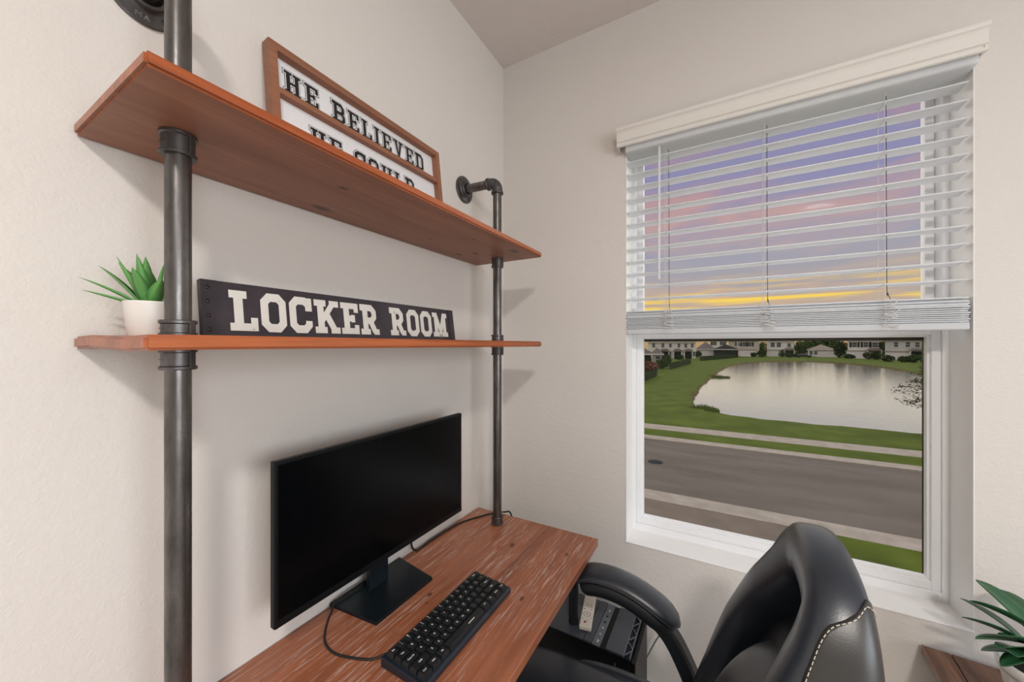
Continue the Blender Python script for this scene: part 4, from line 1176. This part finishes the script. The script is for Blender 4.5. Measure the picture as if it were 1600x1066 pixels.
# sidewalk joints and road patches stay in the material; a manhole cover in the road
mh = G(1024, 722)
mc = thing('manhole_cover', (mh.x, mh.y, ZG), 'round dark manhole cover in the road', 'manhole cover')
MB().lathe([(0.0, 0.006), (0.30, 0.006), (0.31, 0.001)], mh, n=24).build('lid', 'shutter_dark', mc)
MB().lathe([(0.31, 0.001), (0.33, 0.008), (0.37, 0.008), (0.38, 0.001)], mh, n=24).build('rim', 'roof_shingle', mc)

def leaves(mb, c, rx, ry, rz, n, size, rnd, hollow=0.35, shape=None):
    c = Vector(c)
    for _ in range(n):
        while True:
            v = Vector((rnd.uniform(-1, 1), rnd.uniform(-1, 1), rnd.uniform(-1, 1)))
            if hollow < v.length < 1: break
        p = c + Vector((v.x * rx, v.y * ry, v.z * rz))
        a = Vector((rnd.gauss(0, 1), rnd.gauss(0, 1), rnd.gauss(0, 1))).normalized()
        b = a.orthogonal().normalized() * size * rnd.uniform(0.6, 1.3); a = a * size * rnd.uniform(0.6, 1.3)
        mb.add([p - a, p + b * 0.6, p + a, p - b * 0.6], [[0, 1, 2, 3]])
    return mb
def tree(name, pos, h, rx, label, cat, mat='tree_leaf', n=700, size=None, group=None, trunk=True, rz=None, seed=0):
    rnd = random.Random(seed + int(abs(pos.x * 10)))
    t = thing(name, pos, label, cat, group)
    rz = rz or h * 0.5
    size = size or rx * 0.22
    mb = MB(); zc = h - rz
    leaves(mb, pos + Vector((0, 0, zc)), rx, rx, rz, n // 2, size, rnd)
    for k in range(5):
        a = rnd.uniform(0, 6.28)
        leaves(mb, pos + Vector((math.cos(a) * rx * .55, math.sin(a) * rx * .55, zc + rnd.uniform(-.5, .45) * rz)), rx * .55, rx * .55, rz * .5, n // 10, size, rnd)
    mb.build('crown', mat, t)
    if trunk:
        MB().tube([pos, pos + Vector((0.1, 0, h * .35)), pos + Vector((0, 0, h * .7))], [rx * .10, rx * .08, rx * .04], 8).build('trunk', 'bark', t)
    return t

# ------------------------------------------------------------------ houses across the pond
def hip(mb, x0, x1, y0, y1, z, h, ov=0.5):
    x0 -= ov; x1 += ov; y0 -= ov; y1 += ov
    w_, d_ = x1 - x0, y1 - y0; i = min(w_, d_) / 2
    if w_ >= d_: r0, r1 = (x0 + i, (y0 + y1) / 2), (x1 - i, (y0 + y1) / 2)
    else: r0, r1 = ((x0 + x1) / 2, y0 + i), ((x0 + x1) / 2, y1 - i)
    V = [(x0, y0, z), (x1, y0, z), (x1, y1, z), (x0, y1, z), (*r0, z + h), (*r1, z + h)]
    if w_ >= d_: F = [[0, 1, 5, 4], [1, 2, 5], [2, 3, 4, 5], [3, 0, 4], [3, 2, 1, 0]]
    else: F = [[0, 1, 4], [1, 2, 5, 4], [2, 3, 5], [3, 0, 4, 5], [3, 2, 1, 0]]
    mb.add(V, F); return mb
def house(name, px0, px1, py, label, hgt, depth, wallmat, roofmat, wins=(), garage=None, porch=None, roof_h=2.6, turn=0.0, group='houses across the pond'):
    a = G(px0, py); b = G(px1, py); c = (a + b) / 2
    dv = (c - CAM).to_2d().normalized(); W = abs((b - a).to_2d().dot(Vector((dv.y, -dv.x))))
    ang = math.atan2(-dv.x, dv.y) + turn
    M = Matrix.Translation(c) @ Matrix.Rotation(ang, 4, 'Z')     # local x right, y away, z up
    t = thing(name, c, label, 'house', group)
    def mk(): return MB(M)
    mk().box(-W / 2, W / 2, 0, depth, 0, hgt).build('wall', wallmat, t)
    hip(mk(), -W / 2, W / 2, 0, depth, hgt, roof_h).build('roof', roofmat, t)
    mk().box(-W / 2 - .5, W / 2 + .5, -.55, -.45, hgt - .25, hgt + .05).build('fascia', 'house_trim', t)
    for (u, z, w_, h_, sh) in wins:
        x = (u - .5) * W
        f = mk().box(x - w_ / 2 - .12, x + w_ / 2 + .12, -.10, 0.02, z - .12, z + h_ + .12).build('window', 'house_trim', t)
        mk().box(x - w_ / 2, x + w_ / 2, -.13, -.09, z, z + h_ / 2 - .05).build('pane', 'pane_dark', f)
        mk().box(x - w_ / 2, x + w_ / 2, -.13, -.09, z + h_ / 2 + .05, z + h_).build('pane', 'pane_dark', f)
        if sh:
            for s_ in (-1, 1):
                mk().box(x + s_ * (w_ / 2 + .45) - .3, x + s_ * (w_ / 2 + .45) + .3, -.13, 0.0, z - .1, z + h_ + .1).build('shutter', 'shutter_dark', t)
    if garage:
        u, w_, h_ = garage; x = (u - .5) * W
        gd = mk().box(x - w_ / 2, x + w_ / 2, -.12, .0, 0.02, h_).build('garage_door', 'house_trim', t)
        for k in range(1, 4):
            mk().box(x - w_ / 2, x + w_ / 2, -.135, -.12, h_ * k / 4 - .04, h_ * k / 4 + .04).build('door_groove', 'house_gray', gd)
        mk().box(x - w_ / 2 - .3, x + w_ / 2 + .3, -.22, .0, h_ + .05, h_ + .42).build('lintel', 'roof_tan', t)
        mk().box(x - w_ / 2, x + w_ / 2, -7, -.1, 0, .05).build('drive_slab', 'concrete', t)
    if porch:
        for (u, w_, h_) in porch:
            x = (u - .5) * W
            mk().box(x - w_ / 2 + .2, x + w_ / 2 - .2, -.1, .02, .02, h_ - .5).build('door_recess', 'shutter_dark', t)
            hip(mk(), x - w_ / 2, x + w_ / 2, -1.6, 0, h_, .7, .2).build('porch_roof', 'roof_shingle', t)
            for s_ in (-1, 1):
                mk().box(x + s_ * (w_ / 2 - .2) - .15, x + s_ * (w_ / 2 - .2) + .15, -1.5, -1.2, 0, h_).build('porch_post', 'house_trim', t)
    return t
house('screened_house', 985, 1019, 578, 'brown-roofed single-storey house with dark screened porch, nearest on the left shore', 3.2, 9, 'lanai_dark', 'roof_shingle', roof_h=2.0, turn=R(25))
house('house_side_wing', 1019, 1034, 573, 'small pale house wing with one window beside the dark screened porch', 2.9, 7, 'house_beige', 'roof_shingle', wins=((0.6, 0.9, 0.9, 1.5, False),), roof_h=1.4)
house('row_house', 1012, 1086, 560, 'long white two-storey row house with small porches on the left shore', 6.1, 10, 'house_white', 'roof_tan', wins=((.12, 4.1, .9, 1.4, False), (.32, 4.1, .9, 1.4, False), (.48, 4.1, .8, 1.3, False), (.66, 4.1, .8, 1.3, False), (.80, 4.1, .8, 1.3, False), (.93, 4.1, .8, 1.3, False), (.47, 1.0, .8, 1.4, False), (.97, 1.0, .8, 1.4, False)), porch=((.36, 3.2, 2.9), (.63, 3.0, 2.9), (.85, 3.0, 2.9)), roof_h=2.4)
house('gray_roof_house', 1088, 1117, 557.5, 'single-storey white house with wide grey hip roof', 3.1, 14, 'house_white', 'roof_shingle', roof_h=3.3)
house('shuttered_house', 1110, 1136, 553.5, 'white two-storey house with shuttered windows behind the dark pavilion', 7.4, 9, 'house_white', 'roof_tan', wins=((.18, 4.9, 1.2, 1.7, True), (.75, 4.9, 1.2, 1.7, True)), roof_h=2.2)
house('pavilion', 1115, 1153, 558.5, 'low dark screened pavilion with curved roof behind the hedge', 3.2, 8, 'lanai_dark', 'lanai_dark', roof_h=1.9, group='pavilions')
house('beige_house', 1138, 1186, 556.6, 'beige two-storey house with a double garage and a row of shuttered windows', 7.0, 14, 'house_beige', 'roof_tan', wins=((.24, 4.4, .8, 1.8, False), (.36, 4.6, .8, 1.2, False), (.52, 4.4, 1.3, 1.7, True), (.70, 4.4, 1.3, 1.7, True)), garage=(.62, 6.0, 2.5))
house('white_garage_house', 1198, 1240, 556.8, 'white two-storey house with hip roof and garage near the middle of the far shore', 6.6, 12, 'house_white', 'roof_shingle', wins=((.22, 4.1, 1.4, 1.8, False), (.45, 4.1, 1.4, 1.8, False), (.83, 4.1, 1.2, 1.5, False)), garage=(.33, 5.4, 2.4), porch=((.84, 3.6, 3.0),))
house('bungalow', 1262, 1304, 557.5, 'low white bungalow with gabled garage among the trees', 3.0, 10, 'house_white', 'roof_tan', wins=((.12, .9, 1.0, 1.4, False), (.30, .9, 1.0, 1.4, False)), garage=(.72, 6.4, 2.4), roof_h=2.2)
house('shutter_front_house', 1324, 1374, 560, 'white two-storey house with black shutters and arched entry', 6.6, 12, 'house_white', 'roof_shingle', wins=((.22, 4.2, 1.3, 1.7, True), (.58, 4.2, 1.3, 1.7, True), (.86, 4.2, 1.5, 1.6, True)), garage=(.36, 7.0, 2.5), porch=((.84, 4.0, 3.2),))
house('gray_house', 1382, 1446, 562, 'pale grey two-storey house at the right end of the far shore', 6.6, 9, 'house_gray', 'roof_shingle', wins=((.28, 4.3, 1.0, 1.6, False), (.57, 4.3, 1.0, 1.6, False), (.80, 4.3, 1.0, 1.5, False)), garage=(.32, 6.0, 2.4), porch=((.84, 4.4, 3.2),))
# fences and hedges along the left shore
def hedge(px0, py0, px1, py1, h, label, name='dark_fence', rails=8):
    a = G(px0, py0); b = G(px1, py1); t = thing(name, (a + b) / 2, label, 'fence', 'dark fences on the left shore')
    d = (b - a); L = d.length; d.normalize(); nrm_ = Vector((-d.y, d.x, 0)) * 0.05
    for k in range(rails):
        p = a + d * (L * k / rails); q = a + d * (L * (k + 1) / rails - 0.08)
        MB().prism([p - nrm_, q - nrm_, q + nrm_, p + nrm_], (0, 0, h)).build('panel', 'hedge_leaf', t)
    for k in range(rails + 1):
        p = a + d * (L * k / rails - 0.04); MB().box(p.x - .07, p.x + .07, p.y - .07, p.y + .07, ZG, ZG + h + .12).build('post', 'shutter_dark', t)
hedge(1000, 599, 1026, 588, 1.15, 'dark low fence nearest the window on the left shore')
hedge(1047, 577.5, 1079, 568, 1.35, 'dark low fence in the middle of the left shore')
hedge(1094, 564.0, 1148, 559.5, 1.4, 'long dark fence below the pavilion')
# trees and bushes
for px, py, h, rx, lab, mt in ((1250, 556.4, 6.6, 2.2, 'dark round tree left of the bungalow', 'tree_leaf'), (1232, 553.6, 8.0, 2.6, 'round tree beside the white garage house', 'tree_leaf'), (1262, 554.0, 7.6, 2.8, 'tree behind the bungalow left end', 'tree_leaf'), (1286, 553.4, 8.2, 6.0, 'wide tree rising behind the bungalow roof', 'tree_leaf'),
                               (1312, 559.0, 7.0, 1.9, 'tall dark tree between the bungalow and the shuttered house', 'hedge_leaf'), (1325, 555.6, 6.0, 2.6, 'dense tree left of the black-shuttered house', 'hedge_leaf'), (1379, 557, 7.4, 2.4, 'tree between the two houses on the right', 'tree_leaf'), (1192, 555, 6.6, 2.2, 'small tree between the beige and white houses', 'tree_leaf')):
    tree('shore_tree', G(px, py), h, rx, lab, 'tree', mt, group='trees across the pond')
for i, (px, py, h, rx, mt, lab) in enumerate(((1035, 576.5, 2.2, 1.1, 'tree_leaf', 'leafy bush between the screened porch and the fence'), (1042, 570, 2.6, 1.2, 'tree_leaf', 'upright bush by the small house wing'), (1190, 558.8, 2.8, 1.5, 'hedge_leaf', 'dark bush at the beige house corner'), (1178, 558.2, 2.0, 1.2, 'hedge_leaf', 'low bush right of the beige garage'),
                                            (1222, 558.4, 3.2, 1.2, 'tree_leaf', 'bush before the white garage house'), (1233, 558.8, 2.0, 1.2, 'hedge_leaf', 'low bush beside the white house porch'), (1357, 562.0, 2.8, 1.3, 'hedge_leaf', 'dark bush at the arched entry'), (1369, 562.6, 3.2, 1.5, 'hedge_leaf', 'large dark bush right of the arched entry'), (1388, 565.6, 2.0, 1.4, 'hedge_leaf', 'dark bush before the grey house garage'), (1412, 566.6, 1.9, 1.3, 'hedge_leaf', 'dark bush in the middle of the grey house front'), (1431, 567, 2.4, 1.8, 'tree_leaf', 'green bush at the grey house porch'),
                                            (1090, 558, 2.6, 1.6, 'hedge_leaf', 'dark bush at the left end of the grey-roofed house'), (1062, 562, 1.6, 1.4, 'hedge_leaf', 'small dark bush by the row house porches'), (1015, 581, 1.9, 1.8, 'red_leaf', 'reddish bush before the screened porch'), (1243, 558.2, 1.6, 0.9, 'hedge_leaf', 'small bush left of the dark car'), (1327, 560.5, 1.6, 1.6, 'hedge_leaf', 'small bush at the left corner of the shuttered house'))):
    tree('shore_bush', G(px, py), h, rx, lab, 'bush', mt, n=360, trunk=False, rz=h * .5, seed=i, group='bushes across the pond')
# reeds at the water's edge
def reeds(px, py, r, h, n, lab):
    c = G(px, py); c.z = ZG - 0.28; rnd = random.Random(px); mb = MB()
    for _ in range(n):
        a = rnd.uniform(0, 6.28); q = math.sqrt(rnd.random()); p = c + Vector((math.cos(a) * q * r * 1.8, math.sin(a) * q * r, 0))
        l = h * rnd.uniform(.35, 1.15) * (1.15 - 0.6 * q); d = Vector((rnd.uniform(-.25, .25), rnd.uniform(-.25, .25), 1)) * l; s_ = Vector((rnd.uniform(-1, 1), rnd.uniform(-1, 1), 0)).normalized() * .035
        mb.add([p - s_, p + s_, p + d], [[0, 1, 2]])
    tag(mb.build('reeds', 'reed_leaf'), lab, 'reeds', kind='stuff')
reeds(1099, 638, .62, .60, 1800, 'green reed clump on the near left water edge')
reeds(1119, 587, 1.1, .5, 900, 'small reed clump standing in the water further off')
# parked car across the pond
c = G(1256, 559); car = thing('parked_car', c, 'dark parked car across the pond left of the bungalow', 'car')
Mc = Matrix.Translation(c) @ Matrix.Rotation(R(-15), 4, 'Z')
mb = MB(Mc); mb.box(-2.4, 2.4, -.9, .9, .35, 1.0, .15); mb.build('body', 'car_dark', car)
mb = MB(Mc); mb.add([(-1.7, -.85, 1.0), (1.3, -.85, 1.0), (1.3, .85, 1.0), (-1.7, .85, 1.0), (-1.2, -.7, 1.55), (.7, -.7, 1.55), (.7, .7, 1.55), (-1.2, .7, 1.55)], [[0, 1, 5, 4], [1, 2, 6, 5], [2, 3, 7, 6], [3, 0, 4, 7], [4, 5, 6, 7]]); mb.build('cabin', 'pane_dark', car)
for xx in (-1.5, 1.5):
    for yy in (-.8, .8):
        mb = MB(Mc); mb.lathe([(0, -.12), (.34, -.12), (.36, 0), (.34, .12), (0, .12)], (xx, yy, .36), (0, 1, 0), 14); mb.build('wheel', 'cable_black', car)
# near tree whose twigs reach into view at the right
tp = G(1474, 690)
nt = thing('street_tree', tp, 'dark leafy tree whose twigs reach in at the right edge of the window', 'tree')
MB().tube([tp, tp + Vector((0.05, 0, 1.4)), tp + Vector((-.05, .1, 2.6)), tp + Vector((0, 0, 4.2))], [.12, .10, .08, .03], 10).build('trunk', 'bark', nt)
rnd = random.Random(5); lv = MB(); tw = MB()
for k in range(70):
    a = rnd.uniform(0, 6.28); z0 = rnd.uniform(1.5, 4.0); L = rnd.uniform(1.0, 2.2) * (1.1 - (z0 - 1.5) / 5)
    p0 = tp + Vector((0, 0, z0)); p1 = p0 + Vector((math.cos(a) * L, math.sin(a) * L, rnd.uniform(-.3, .5)))
    tw.tube([p0, (p0 + p1) / 2 + Vector((0, 0, .12)), p1], [.02, .012, .004], 5)
    for q in range(34):
        t = rnd.uniform(.3, 1.05); p = p0 + (p1 - p0) * t + Vector((rnd.gauss(0, .08), rnd.gauss(0, .08), rnd.gauss(0, .07)))
        u1 = Vector((rnd.gauss(0, 1), rnd.gauss(0, 1), rnd.gauss(0, .6))).normalized() * .07; u2 = u1.orthogonal().normalized() * .028
        lv.add([p - u1, p + u2, p + u1, p - u2], [[0, 1, 2, 3]])
tw.build('branches', 'bark', nt); lv.build('foliage', 'near_leaf', nt)
